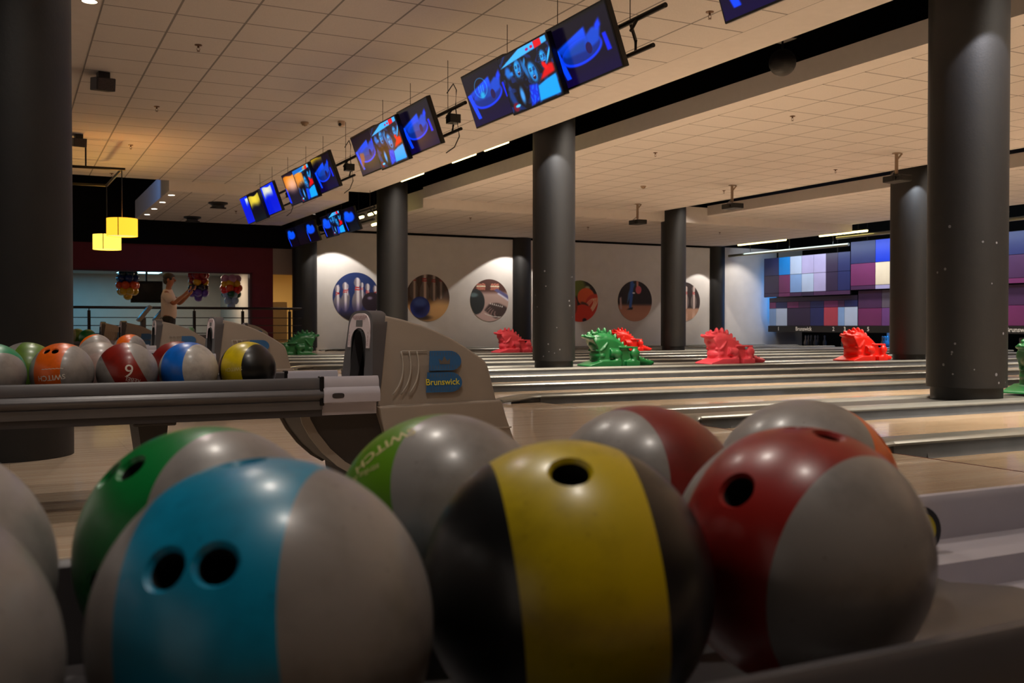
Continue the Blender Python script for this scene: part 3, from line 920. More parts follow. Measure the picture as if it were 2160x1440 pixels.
RY = [0.77, 4.04, 7.50, 10.68, 14.12, 17.30]
make_return((0, RY[0], -0.0235), 'grey ball rack in the foreground holding the large balls', dx=0.34, pdz=-0.03)
mid = make_return((0, RY[1], 0), 'large beige ball return hood with blue badge and rack in the middle of the photo')
L = ['beige ball return hood just behind the yellow and black ball', 'beige ball return hood behind the blue ball of the middle rack',
     'fourth beige ball return hood back, in front of the person', 'fifth beige ball return hood back, smallest and farthest left']
for y, lab in zip(RY[2:], L):
    dup(mid, (0, y, 0), lab)
dup(mid, (3.42, 22.9, 0), 'pale ball return hood far back against the maroon wall')

# ------------------------------------------------------------------ painted pictures (numpy) for screens and posters
def grid_paint(nu, nv, fn, w_, h_):
    """mesh grid in the y-z plane (y: -w/2..w/2 with u = 0 at +y, z: 0..h) coloured by fn(u, v)"""
    u, v = np.meshgrid(np.linspace(0, 1, nu), np.linspace(0, 1, nv))
    col = np.clip(fn(u, v), 0, 1)
    co = np.zeros((nv, nu, 3)); co[..., 1] = (0.5 - u) * w_; co[..., 2] = v * h_
    faces = [(j * nu + i, j * nu + i + 1, (j + 1) * nu + i + 1, (j + 1) * nu + i) for j in range(nv - 1) for i in range(nu - 1)]
    me = bpy.data.meshes.new('picture'); me.from_pydata(co.reshape(-1, 3).tolist(), [], faces)
    a = me.color_attributes.new('Picture', 'FLOAT_COLOR', 'POINT')
    c4 = np.ones((nu * nv, 4), np.float32); c4[:, :3] = lin(col.reshape(-1, 3))
    a.data.foreach_set('color', c4.ravel())
    return me

def disk_paint(rad, fn, nr=56, na=128):
    """disk in the x-z plane facing -y; u, v run over the bounding square (v up)"""
    co = [(0, 0, 0)]; faces = []
    for i in range(1, nr + 1):
        for k in range(na):
            a = 2 * math.pi * k / na
            co.append((rad * i / nr * math.cos(a), 0, rad * i / nr * math.sin(a)))
    for k in range(na): faces.append((0, 1 + k, 1 + (k + 1) % na))
    for i in range(1, nr):
        for k in range(na):
            a0 = 1 + (i - 1) * na; b0 = 1 + i * na
            faces.append((a0 + k, b0 + k, b0 + (k + 1) % na, a0 + (k + 1) % na))
    # rim: the print has a little thickness
    base = len(co)
    for k in range(na):
        x, _, z = co[1 + (nr - 1) * na + k]; co.append((x, 0.008, z))
    for k in range(na):
        a0 = 1 + (nr - 1) * na
        faces.append((a0 + k, base + k, base + (k + 1) % na, a0 + (k + 1) % na))
    P = np.array(co); u = P[:, 0] / rad * 0.5 + 0.5; v = P[:, 2] / rad * 0.5 + 0.5
    col = np.clip(fn(u, v), 0, 1)
    me = bpy.data.meshes.new('picture'); me.from_pydata(co, [], faces)
    a = me.color_attributes.new('Picture', 'FLOAT_COLOR', 'POINT')
    c4 = np.ones((len(co), 4), np.float32); c4[:, :3] = np.clip(lin(col) * 1.7, 0, 0.9)
    a.data.foreach_set('color', c4.ravel())
    return me

def lin(c):
    return np.where(c <= 0.04045, c / 12.92, ((c + 0.055) / 1.055) ** 2.4)

def sst(a, b, x):
    t = np.clip((x - a) / (b - a), 0, 1); return t * t * (3 - 2 * t)

def over(img, mask, c):
    m = mask[..., None]; c = np.asarray(c, float)
    return img * (1 - m) + c * m

def el(u, v, cx, cy, rx, ry, soft=0.08, rot=0.0):
    x, y = u - cx, v - cy
    c, s = math.cos(rot), math.sin(rot)
    x, y = x * c + y * s, -x * s + y * c
    return 1 - sst(1 - soft, 1 + soft, np.sqrt((x / rx) ** 2 + (y / ry) ** 2))

def poly(u, v, pts, soft=0.012):
    m = np.ones_like(u); n = len(pts)
    for k in range(n):
        (x0, y0), (x1, y1) = pts[k], pts[(k + 1) % n]
        d = ((x1 - x0) * (v - y0) - (y1 - y0) * (u - x0)) / math.hypot(x1 - x0, y1 - y0)
        m = m * sst(-soft, soft, d)
    return m

def wob(u, v, f=9.0, ph=0.0):
    return 0.5 + 0.25 * np.sin(u * f * 2.1 + 3 * np.sin(v * f + ph) + ph) + 0.25 * np.sin(v * f * 1.7 - 2 * np.sin(u * f * 1.3) + 2 * ph)

# side screens: a blue lit glass on black.  u = 0 is the far (left) edge, v up
def scr_glass(logo):
    def fn(u, v):
        im = np.zeros(u.shape + (3,)); im[:] = (0.02, 0.01, 0.08)
        im = over(im, sst(0.55, 0.0, v) * 0.7, (0.05, 0.01, 0.22))
        im = over(im, poly(u, v, [(0.03, 0.62), (0.02, 0.58), (0.10, 0.10), (0.19, 0.10)][::-1]) * 0 + poly(u, v, [(0.02, 0.62), (0.12, 0.12), (0.20, 0.12), (0.11, 0.62)]), (0.02, 0.24, 1.0))
        im = over(im, poly(u, v, [(0.86, 0.30), (0.93, 0.30), (0.90, 0.58), (0.84, 0.58)]), (0.01, 0.12, 0.85))
        im = over(im, el(u, v, 0.47, 0.45, 0.35, 0.19, 0.08, 0.10), (0.02, 0.20, 0.95))
        im = over(im, el(u, v, 0.47, 0.475, 0.325, 0.175, 0.06, 0.10), (0.02, 0.13, 0.45))
        im = over(im, poly(u, v, [(0.06, 0.62), (0.20, 0.46), (0.62, 0.44), (0.60, 0.80), (0.45, 0.76)], 0.03) * (0.45 + 0.55 * sst(0.42, 0.78, v)), (0.02, 0.28, 0.95))
        im = over(im, poly(u, v, [(0.60, 0.44), (0.78, 0.50), (0.84, 0.68), (0.72, 0.74), (0.60, 0.66)], 0.03), (0.03, 0.24, 0.72))
        im = over(im, poly(u, v, [(0.20, 0.46), (0.55, 0.44), (0.58, 0.62), (0.34, 0.58)], 0.05) * 0.7, (0.03, 0.22, 0.50))
        im = over(im, poly(u, v, [(0.78, 0.66), (0.86, 0.70), (0.85, 0.82), (0.76, 0.74)], 0.03), (0.02, 0.22, 0.98))
        im = over(im, el(u, v, 0.60, 0.46, 0.05, 0.09), (0.10, 0.03, 0.25))
        if logo:
            ring = el(u, v, 0.37, 0.66, 0.15, 0.19, 0.05) - el(u, v, 0.37, 0.66, 0.135, 0.175, 0.05)
            im = over(im, ring * 0.55, (0.20, 0.65, 0.95))
            for k in range(3):
                im = over(im, poly(u, v, [(0.30 + 0.05 * k, 0.58), (0.325 + 0.05 * k, 0.58), (0.345 + 0.05 * k, 0.70), (0.32 + 0.05 * k, 0.70)]) * 0.5, (0.2, 0.7, 0.95))
            im = over(im, el(u, v, 0.37, 0.52, 0.05, 0.06, 0.6) * 0.7, (0.10, 0.75, 0.90))
        im = over(im, 1 - sst(0.985, 0.94, v), (0.0, 0.0, 0.01))
        return im
    return fn

# centre screens: a cheering crowd in blue light with a red scarf
def scr_crowd(u, v):
    im = np.zeros(u.shape + (3,)); im[:] = (0.012, 0.02, 0.07)
    n = wob(u, v, 14) * wob(v, u, 19, 1.3)
    n2 = wob(u * 1.6, v * 0.7, 31, 2.1)
    im = over(im, sst(0.30, 0.45, n) * 0.55, (0.04, 0.20, 0.52))
    def hair(cx, cy, s, tilt):
        nonlocal im
        im = over(im, el(u, v, cx, cy + 0.01, 0.105 * s, 0.215 * s, 0.12, tilt), (0.02, 0.02, 0.05))
        st = np.abs(np.sin((u - cx + 0.25 * (v - cy)) * 150 / s)) > 0.86
        im = over(im, el(u, v, cx, cy - 0.03, 0.105 * s, 0.215 * s, 0.2, tilt) * st * 0.7, (0.06, 0.30, 0.55))
    def face(cx, cy, s, tilt=0.0):
        nonlocal im
        hair(cx, cy, s, tilt)
        f = el(u, v, cx + 0.004, cy + 0.005, 0.062 * s, 0.150 * s, 0.22, tilt)
        im = over(im, f, (0.07, 0.46, 0.76))
        im = over(im, el(u, v, cx - 0.02 * s, cy + 0.05 * s, 0.028 * s, 0.06 * s, 0.8, tilt) * 0.8, (0.18, 0.72, 0.95))
        for q in (-1, 1):
            im = over(im, el(u, v, cx + 0.004 + q * 0.027 * s, cy + 0.035 * s, 0.018 * s, 0.020 * s, 0.7) * 0.85, (0.02, 0.10, 0.28))
            im = over(im, el(u, v, cx + 0.004 + q * 0.028 * s, cy + 0.065 * s, 0.020 * s, 0.008 * s, 0.6) * 0.7, (0.02, 0.08, 0.22))
        im = over(im, el(u, v, cx + 0.018 * s, cy - 0.005, 0.010 * s, 0.040 * s, 0.8) * 0.5, (0.03, 0.22, 0.50))
        im = over(im, el(u, v, cx + 0.010 * s, cy - 0.075 * s, 0.024 * s, 0.034 * s, 0.35, tilt), (0.16, 0.02, 0.14))
        im = over(im, el(u, v, cx + 0.010 * s, cy - 0.056 * s, 0.019 * s, 0.008 * s, 0.4, tilt) * 0.8, (0.60, 0.80, 0.95))
    im = over(im, el(u, v, 0.13, 0.70, 0.055, 0.10, 0.5), (0.05, 0.38, 0.75))
    im = over(im, el(u, v, 0.20, 0.66, 0.05, 0.035, 0.5), (0.06, 0.45, 0.80))
    face(0.33, 0.69, 1.0, -0.1)
    face(0.84, 0.67, 0.85, 0.05)
    face(0.59, 0.53, 1.15, 0.12)
    im = over(im, el(u, v, 0.465, 0.64, 0.032, 0.17, 0.5, 0.2) * 0.85, (0.07, 0.42, 0.72))
    im = over(im, el(u, v, 0.49, 0.76, 0.02, 0.06, 0.5, -0.3) * 0.85, (0.08, 0.50, 0.80))
    for q in range(4):
        im = over(im, el(u, v, 0.915 + 0.02 * q, 0.64 + 0.03 * q, 0.011, 0.07, 0.5, -0.35) * 0.9, (0.20, 0.66, 0.95))
    im = over(im, poly(u, v, [(0.64, 0.34), (0.98, 0.40), (0.98, 0.54), (0.86, 0.58), (0.80, 0.50), (0.70, 0.44)], 0.03), (0.78, 0.02, 0.05))
    im = over(im, el(u, v, 0.83, 0.55, 0.035, 0.08, 0.4, 0.4), (0.85, 0.03, 0.06))
    im = over(im, poly(u, v, [(0.0, 0.82), (0.98, 0.90), (0.98, 1.0), (0.45, 1.0)]), (0.22, 0.64, 0.92))
    im = over(im, poly(u, v, [(0.74, 0.875), (0.88, 0.89), (0.88, 1.0), (0.74, 1.0)]), (0.80, 0.03, 0.08))
    im = over(im, el(u, v, 0.60, 0.925, 0.03, 0.025), (0.55, 0.02, 0.40)); im = over(im, el(u, v, 0.69, 0.93, 0.03, 0.025), (0.70, 0.02, 0.25))
    im = over(im, poly(u, v, [(0.40, 0.0), (0.58, 0.05), (0.62, 0.32), (0.46, 0.36)], 0.03), (0.01, 0.16, 0.80))
    im = over(im, poly(u, v, [(0.40, 0.0), (0.58, 0.05), (0.62, 0.32), (0.46, 0.36)], 0.03) * sst(0.55, 0.7, n2) * 0.6, (0.05, 0.40, 0.95))
    im = over(im, poly(u, v, [(0.58, 0.03), (0.98, 0.03), (0.98, 0.36), (0.78, 0.33), (0.62, 0.28)], 0.02), (0.05, 0.58, 0.95))
    im = over(im, el(u, v, 0.29, 0.28, 0.11, 0.24, 0.35), (0.03, 0.015, 0.04))
    im = over(im, el(u, v, 0.285, 0.24, 0.04, 0.13, 0.6), (0.22, 0.55, 0.85))
    im = over(im, poly(u, v, [(0.02, 0.30), (0.10, 0.02), (0.18, 0.02), (0.08, 0.55)], 0.03) * 0.7, (0.05, 0.25, 0.60))
    im = over(im, el(u, v, 0.10, 0.09, 0.06, 0.08, 0.3), (0.40, 0.04, 0.12))
    im = over(im, el(u, v, 0.14, 0.10, 0.05, 0.025, 0.4), (0.30, 0.75, 0.95))
    return im

def painted_reflection(u, v, x0, x1, top, low):
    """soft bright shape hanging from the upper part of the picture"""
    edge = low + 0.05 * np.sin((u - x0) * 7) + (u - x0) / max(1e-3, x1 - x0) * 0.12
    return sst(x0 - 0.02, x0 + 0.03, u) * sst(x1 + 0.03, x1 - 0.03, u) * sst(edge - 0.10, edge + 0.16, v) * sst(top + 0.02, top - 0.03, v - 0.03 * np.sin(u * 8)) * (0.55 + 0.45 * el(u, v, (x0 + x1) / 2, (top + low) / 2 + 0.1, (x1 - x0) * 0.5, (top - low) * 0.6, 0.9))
def scr_amber_l(u, v):  # third and fourth trio: lamp reflections painted over the screen pictures
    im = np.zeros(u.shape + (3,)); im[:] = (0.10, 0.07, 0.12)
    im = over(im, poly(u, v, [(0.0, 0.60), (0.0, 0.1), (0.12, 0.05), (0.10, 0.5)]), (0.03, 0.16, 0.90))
    im = over(im, painted_reflection(u, v, 0.04, 0.95, 0.92, 0.42), (0.92, 0.52, 0.10))
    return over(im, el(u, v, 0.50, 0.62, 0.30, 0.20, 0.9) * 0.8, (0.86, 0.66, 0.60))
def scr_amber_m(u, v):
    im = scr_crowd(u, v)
    im = over(im, painted_reflection(u, v, 0.02, 0.52, 0.88, 0.40), (0.88, 0.52, 0.16))
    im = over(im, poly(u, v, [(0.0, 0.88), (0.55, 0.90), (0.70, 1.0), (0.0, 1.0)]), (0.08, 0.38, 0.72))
    return over(im, painted_reflection(u, v, 0.62, 0.95, 1.0, 0.82), (0.76, 0.62, 0.14))
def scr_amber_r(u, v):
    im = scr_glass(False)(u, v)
    return over(im, painted_reflection(u, v, 0.0, 0.62, 1.0, 0.80), (0.72, 0.58, 0.12))
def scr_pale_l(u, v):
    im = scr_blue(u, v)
    return over(im, painted_reflection(u, v, 0.42, 0.92, 0.95, 0.62), (0.80, 0.84, 0.78))
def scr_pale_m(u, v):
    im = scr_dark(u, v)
    return over(im, painted_reflection(u, v, 0.08, 0.95, 0.92, 0.48), (0.86, 0.76, 0.22))
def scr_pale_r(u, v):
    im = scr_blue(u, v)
    return over(im, painted_reflection(u, v, 0.10, 0.80, 0.95, 0.55), (0.82, 0.82, 0.72))
def scr_warm(u, v):
    im = scr_glass(False)(u, v)
    im = over(im, poly(u, v, [(0.10, 0.10), (0.30, 0.34), (0.34, 0.52), (0.16, 0.56)], 0.04) * 0.75, (0.66, 0.33, 0.12))
    return im
def scr_dark(u, v):
    im = np.zeros(u.shape + (3,)); im[:] = (0.02, 0.02, 0.05)
    return over(im, el(u, v, 0.45, 0.6, 0.35, 0.3, 0.8) * 0.2, (0.02, 0.05, 0.3))
def scr_blue(u, v):
    im = np.zeros(u.shape + (3,)); im[:] = (0.01, 0.08, 0.75)
    im = over(im, sst(0.4, 1.0, v) * 0.5, (0.02, 0.20, 0.95))
    return im
def scr_small(u, v):
    im = np.zeros(u.shape + (3,)); im[:] = (0.01, 0.01, 0.05)
    im = over(im, el(u, v, 0.46, 0.60, 0.40, 0.19, 0.25), (0.02, 0.26, 0.85))
    im = over(im, el(u, v, 0.36, 0.76, 0.20, 0.14, 0.4), (0.02, 0.30, 0.92))
    im = over(im, el(u, v, 0.72, 0.70, 0.12, 0.12, 0.5), (0.02, 0.28, 0.90))
    im = over(im, poly(u, v, [(0.03, 0.55), (0.10, 0.06), (0.15, 0.06), (0.09, 0.55)]), (0.03, 0.25, 0.98))
    return im

TVW, TVH, TILT = 0.90, 0.507, R(19.6)
M_scr = paint_mat('lit_screen', 0.95, 0.18)
M_bezel = mat('bezel_black', (0.035, 0.033, 0.04), 0.3)
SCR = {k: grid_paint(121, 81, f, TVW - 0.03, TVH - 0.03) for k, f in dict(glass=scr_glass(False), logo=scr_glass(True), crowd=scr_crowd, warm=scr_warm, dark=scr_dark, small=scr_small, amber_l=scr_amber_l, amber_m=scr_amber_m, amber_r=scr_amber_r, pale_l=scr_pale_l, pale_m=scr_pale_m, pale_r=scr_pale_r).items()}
TV_ME = {}
def tv(x, y, z, pic, label, group):
    """x, z: lower front edge; leans back towards the bowlers at the top"""
    t = thing('hanging_monitor', label, 'monitor', (x, y, z), 0, group)
    t.rotation_euler = (0, -TILT, 0)
    if 'case' not in TV_ME:
        b = B(); box(b, 0.004, 0.055, -TVW / 2, TVW / 2, 0, TVH, 0.006)
        box(b, 0.05, 0.085, -TVW * 0.33, TVW * 0.33, 0.06, TVH - 0.10, 0.008)
        o = obj('casing', b, M_bezel, t); TV_ME['case'] = o.data
        b = B(); box(b, 0.083, 0.11, -0.14, 0.14, 0.15, 0.35, 0.004); o = obj('wall_plate', b, M_metal_dark, t); TV_ME['plate'] = o.data
    else:
        obj('casing', TV_ME['case'], M_bezel, t); obj('wall_plate', TV_ME['plate'], M_metal_dark, t)
    obj('screen', SCR[pic], M_scr, t, loc=(0.0025, 0, 0.015))
    return t

XT = 3.97
NEAR_ = {0: 'upper right corner', 1: 'largest row in full view', 2: 'second trio from the right', 3: 'third trio from the right', 4: 'farthest trio on the tiled ceiling'}
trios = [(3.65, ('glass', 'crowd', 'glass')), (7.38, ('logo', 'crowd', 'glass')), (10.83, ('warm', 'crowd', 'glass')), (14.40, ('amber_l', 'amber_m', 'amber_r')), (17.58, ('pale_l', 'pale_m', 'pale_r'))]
names = ('far side', 'middle', 'near side')
labs = [
 ['hanging monitor cut off by the top edge at upper right', 'hanging monitor out of view beside the one cut off at the top', 'hanging monitor out of view at the right end of the row'],
 ['left monitor of the largest trio, blue glass with a faint round emblem', 'middle monitor of the largest trio showing cheering faces and a red scarf', 'right monitor of the largest trio showing a blue lit glass'],
 ['left monitor of the second trio, blue picture with an orange patch', 'middle monitor of the second trio showing the cheering faces', 'right monitor of the second trio with cables behind it'],
 ['left monitor of the third trio with a glowing amber picture', 'middle monitor of the third trio, amber on its left and faces on its right', 'right monitor of the third trio, blue glass under a yellow top'],
 ['left monitor of the fourth trio, blue with a small pale patch', 'dark middle monitor of the fourth trio with a yellow patch', 'right monitor of the fourth trio, blue with a pale upper half']]
M_pipe = mat('pipe_black', (0.10, 0.085, 0.075), 0.45, 0.5)
M_rod = mat('rod_grey', (0.25, 0.22, 0.19), 0.5, 0.5)
M_cable = mat('cable_black', (0.05, 0.05, 0.05), 0.6)
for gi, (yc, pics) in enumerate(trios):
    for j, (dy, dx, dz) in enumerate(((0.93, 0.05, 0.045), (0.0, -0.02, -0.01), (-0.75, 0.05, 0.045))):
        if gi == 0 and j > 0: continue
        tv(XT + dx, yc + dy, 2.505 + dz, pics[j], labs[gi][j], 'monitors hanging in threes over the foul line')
    m_ = thing('monitor_frame', ['black pipe frame with hanging rods behind the monitor cut off at the top', 'black pipe frame with hanging rods behind the largest trio of monitors', 'black pipe frame with hanging rods and cables behind the second trio of monitors', 'black pipe frame with hanging rods behind the third trio of monitors', 'black pipe frame with hanging rods behind the fourth trio of monitors'][gi], 'monitor frame', (4.12, yc, 2.6), 0, 'pipe frames of the monitors')
    ya, yb = -1.55, 1.30
    b = B(); tube(b, [(0.02, ya, 0.32), (0.02, yb, 0.32)], 0.019, 12); obj('top_pipe', b, M_pipe, m_, smooth=40)
    b = B(); tube(b, [(0.07, ya + 0.22, 0.10), (0.07, yb, 0.10)], 0.017, 12); obj('lower_pipe', b, M_pipe, m_, smooth=40)
    for yy in (-1.1, 0.0, 0.95):
        b = B(); tube(b, [(0.02, yy, 0.32), (0.02, yy, Z1 - 2.6 - 0.004)], 0.0035, 8); obj('rod', b, M_rod, m_)
        b = B(); tube(b, [(0.02, yy, 0.32), (0.11, yy + 0.06, 0.21), (0.07, yy, 0.10)], 0.013, 8); obj('strut', b, M_pipe, m_, smooth=40)
        b = B(); tube(b, [(0.02, yy - 0.1, 0.32), (-0.04, yy - 0.1, 0.22)], 0.013, 8); obj('strut', b, M_pipe, m_, smooth=40)
    if gi >= 2:
        b = B(); box(b, -0.03, 0.09, -1.28, -1.16, 0.17, 0.26, 0.004); obj('junction_box', b, M_bezel, m_)
        b = B(); tube(b, [(0.0, -1.12, 0.5), (0.03, -1.22, 0.58), (0.03, -1.30, 0.50), (0.02, -1.30, 0.33), (0.05, -1.27, 0.20), (0.05, -1.33, 0.02), (0.03, -1.25, -0.08), (0.0, -1.1, -0.12)], 0.006, 6); obj('cable', b, M_cable, m_, smooth=True)
# far row, in the black slot
XR = 6.5
far = [(20.44, 'glass', 'right monitor of the small far row against the pale wall'), (21.25, 'crowd', 'small monitor of the far row showing the cheering faces'), (22.05, 'small', 'small blue monitor left of the crowd picture in the far row'),
       (23.45, 'small', 'small blue monitor in the far row next to a bright lamp'), (24.35, 'dark', 'switched off monitor in the small far row'), (25.25, 'small', 'leftmost small blue monitor in the far row above the column')]
for y, p, lab in far:
    tv(XR + (0.04 if p != 'crowd' else -0.02), y, 2.66, p if p != 'glass' else 'small', lab, 'monitors of the far row')
m_ = thing('monitor_frame', 'black pipe frame behind the small far row of monitors', 'monitor frame', (6.68, 22.8, 2.78), 0, 'pipe frames of the monitors')
b = B(); tube(b, [(0, -3.3, 0.30), (0, 2.9, 0.30)], 0.02, 10); obj('top_pipe', b, M_pipe, m_)
b = B(); tube(b, [(0.05, -3.1, 0.08), (0.05, 2.9, 0.08)], 0.02, 10); obj('lower_pipe', b, M_pipe, m_)
for yy in (-3.0, -1.0, 0.2, 2.2):
    b = B(); tube(b, [(0, yy, 0.30), (0.12, yy + 0.05, 0.18), (0.05, yy, 0.08)], 0.018, 8); obj('strut', b, M_pipe, m_)
    b = B(); tube(b, [(0, yy, 0.30), (0, yy, 1.98)], 0.005, 8); obj('rod', b, M_rod, m_)

# ------------------------------------------------------------------ round wall pictures
def pin(im, u, v, cx, y0, h, c, stripes=True, dim=1.0, fade=None):
    c = np.array(c) * dim
    k = h
    body = np.maximum.reduce([el(u, v, cx, y0 + 0.30 * k, 0.155 * k, 0.31 * k, 0.06), el(u, v, cx, y0 + 0.60 * k, 0.075 * k, 0.22 * k, 0.08), el(u, v, cx, y0 + 0.86 * k, 0.093 * k, 0.135 * k, 0.08)])
    sh = np.clip(1.0 - 1.6 * np.abs(u - cx - 0.02 * k) / (0.2 * k), 0.45, 1.0)[..., None]
    im = im * (1 - body[..., None]) + c * sh * body[..., None]
    if stripes:
        for z in (0.66, 0.72):
            im = over(im, body * (np.abs(v - (y0 + z * k)) < 0.018 * k), (0.62 * dim, 0.12 * dim, 0.14 * dim))
    return im
def post1(u, v):
    im = np.zeros(u.shape + (3,)); im[:] = (0.10, 0.17, 0.36)
    im = over(im, sst(0.30, 0.0, v), (0.16, 0.14, 0.17))
    for cx, y0, h in ((0.62, 0.38, 0.42), (0.30, 0.36, 0.40), (0.95, 0.40, 0.38)):
        im = pin(im, u, v, cx, y0, h, (0.80, 0.78, 0.86))
    for cx, y0, h in ((0.10, 0.18, 0.56), (0.26, 0.20, 0.60), (0.52, 0.16, 0.74), (0.74, 0.22, 0.56), (0.90, 0.24, 0.50)):
        im = pin(im, u, v, cx, y0, h, (0.88, 0.84, 0.92))
    im = over(im, sst(0.46, 0.18, v) * 0.75, (0.17, 0.16, 0.34))
    im = over(im, sst(0.26, 0.02, v), (0.10, 0.09, 0.12))
    im = over(im, el(u, v, 0.84, 0.40, 0.22, 0.20, 0.05), (0.13, 0.10, 0.15))
    im = over(im, el(u, v, 0.79, 0.48, 0.05, 0.03, 0.6), (0.45, 0.42, 0.52))
    return im
def post2(u, v):
    im = np.zeros(u.shape + (3,)); im[:] = (0.24, 0.18, 0.16)
    for q in range(12):
        im = over(im, (np.abs(u - (0.02 + 0.085 * q)) < 0.008) * sst(0.45, 0.6, v) * 0.5, (0.15, 0.11, 0.10))
    im = over(im, sst(0.50, 0.30, v), (0.60, 0.46, 0.30))
    im = over(im, el(u, v, 0.72, 0.25, 0.34, 0.22, 0.7) * 0.7, (0.74, 0.60, 0.40))
    for cx, y0, h, d in ((0.18, 0.46, 0.62, 0.75), (0.42, 0.40, 0.70, 0.85), (0.63, 0.44, 0.62, 0.75), (0.79, 0.48, 0.58, 0.62)):
        im = pin(im, u, v, cx, y0, h, (0.85, 0.76, 0.72), True, d)
    im = over(im, el(u, v, 0.34, 0.08, 0.22, 0.06, 0.5) * 0.8, (0.12, 0.09, 0.08))
    im = over(im, el(u, v, 0.32, 0.30, 0.225, 0.225, 0.03), (0.12, 0.18, 0.46))
    im = over(im, el(u, v, 0.32, 0.40, 0.15, 0.09, 0.5) * 0.8, (0.25, 0.36, 0.66))
    im = over(im, el(u, v, 0.34, 0.20, 0.16, 0.10, 0.6) * 0.6, (0.06, 0.09, 0.28))
    return im
def post3(u, v):
    im = np.zeros(u.shape + (3,)); im[:] = (0.60, 0.52, 0.50)
    im = over(im, sst(0.62, 0.75, v), (0.26, 0.16, 0.14))
    for x0 in (0.16, 0.52):
        im = over(im, (u > x0) * (u < x0 + 0.23) * (v > 0.74) * (v < 0.90) * 1.0, (0.70, 0.45, 0.38))
        for q in range(8):
            im = over(im, (np.abs(u - (x0 + 0.015 + q * 0.03)) < 0.008) * (v > 0.74) * (v < 0.90) * 0.8, (0.30, 0.15, 0.13))
        im = over(im, (u > x0) * (u < x0 + 0.23) * (np.abs(v - 0.83) < 0.012) * 1.0, (0.88, 0.75, 0.66))
    im = over(im, poly(u, v, [(0.62, 0.74), (1.0, 0.50), (1.0, 0.62), (0.70, 0.78)]), (0.30, 0.30, 0.46))
    im = over(im, poly(u, v, [(0.70, 0.66), (1.0, 0.48), (1.0, 0.53), (0.74, 0.68)]), (0.70, 0.70, 0.78))
    im = over(im, sst(0.40, 0.15, v) * 0.5, (0.72, 0.62, 0.62))
    im = over(im, el(u, v, 0.14, 0.46, 0.23, 0.30, 0.04), (0.14, 0.16, 0.17))
    im = over(im, el(u, v, 0.08, 0.62, 0.11, 0.05, 0.4), (0.30, 0.38, 0.40))
    im = over(im, poly(u, v, [(0.36, 0.26), (0.66, 0.06), (0.98, 0.14), (0.96, 0.34), (0.72, 0.44), (0.50, 0.42)], 0.03), (0.22, 0.18, 0.18))
    for q in range(7):
        a = 0.50 + 0.052 * q
        im = over(im, poly(u, v, [(a, 0.40 - 0.03 * q), (a + 0.025, 0.40 - 0.03 * q), (a + 0.07, 0.30 - 0.02 * q), (a + 0.045, 0.30 - 0.02 * q)]), (0.80, 0.76, 0.72))
        im = over(im, el(u, v, a + 0.02, 0.42 - 0.012 * q, 0.012, 0.022, 0.3), (0.85, 0.80, 0.76))
    w_ = np.abs(np.sin(u * 38 + 6 * np.sin(v * 9)))
    im = over(im, poly(u, v, [(0.40, 0.24), (0.66, 0.07), (0.70, 0.20), (0.50, 0.36)], 0.03) * (w_ > 0.82) * 0.8, (0.55, 0.45, 0.44))
    ln = np.abs(v - (0.20 - 0.10 * np.sin((u - 0.3) * 3.2))) < 0.008
    im = over(im, ln * (u > 0.36) * 1.0, (0.82, 0.76, 0.74))
    return im
def post4(u, v):
    im = np.zeros(u.shape + (3,)); im[:] = (0.10, 0.09, 0.07)
    im = over(im, el(u, v, 0.30, 0.86, 0.34, 0.26, 0.2), (0.34, 0.38, 0.16))
    im = over(im, el(u, v, 0.70, 0.82, 0.07, 0.05, 0.5), (0.50, 0.52, 0.40))
    im = over(im, el(u, v, 0.66, 0.60, 0.24, 0.22, 0.05), (0.72, 0.30, 0.14))
    im = over(im, el(u, v, 0.92, 0.36, 0.30, 0.32, 0.05), (0.66, 0.20, 0.13))
    for q in range(3):
        im = over(im, el(u, v, 0.80 - 0.02 * q, 0.34 + 0.03 * q, 0.30 - 0.05 * q, 0.09, 0.1, 0.9) * (1 - el(u, v, 0.79 - 0.02 * q, 0.34 + 0.03 * q, 0.28 - 0.05 * q, 0.07, 0.1, 0.9)), (0.88, 0.66, 0.55))
    im = over(im, el(u, v, 0.62, 0.42, 0.12, 0.05, 0.3, -0.4), (0.30, 0.16, 0.12))
    im = over(im, el(u, v, 0.56, 0.16, 0.30, 0.26, 0.04), (0.70, 0.18, 0.10))
    im = over(im, el(u, v, 0.62, 0.04, 0.06, 0.05, 0.2), (0.14, 0.08, 0.12))
    im = over(im, el(u, v, 0.20, 0.40, 0.22, 0.30, 0.06), (0.46, 0.16, 0.10))
    return im
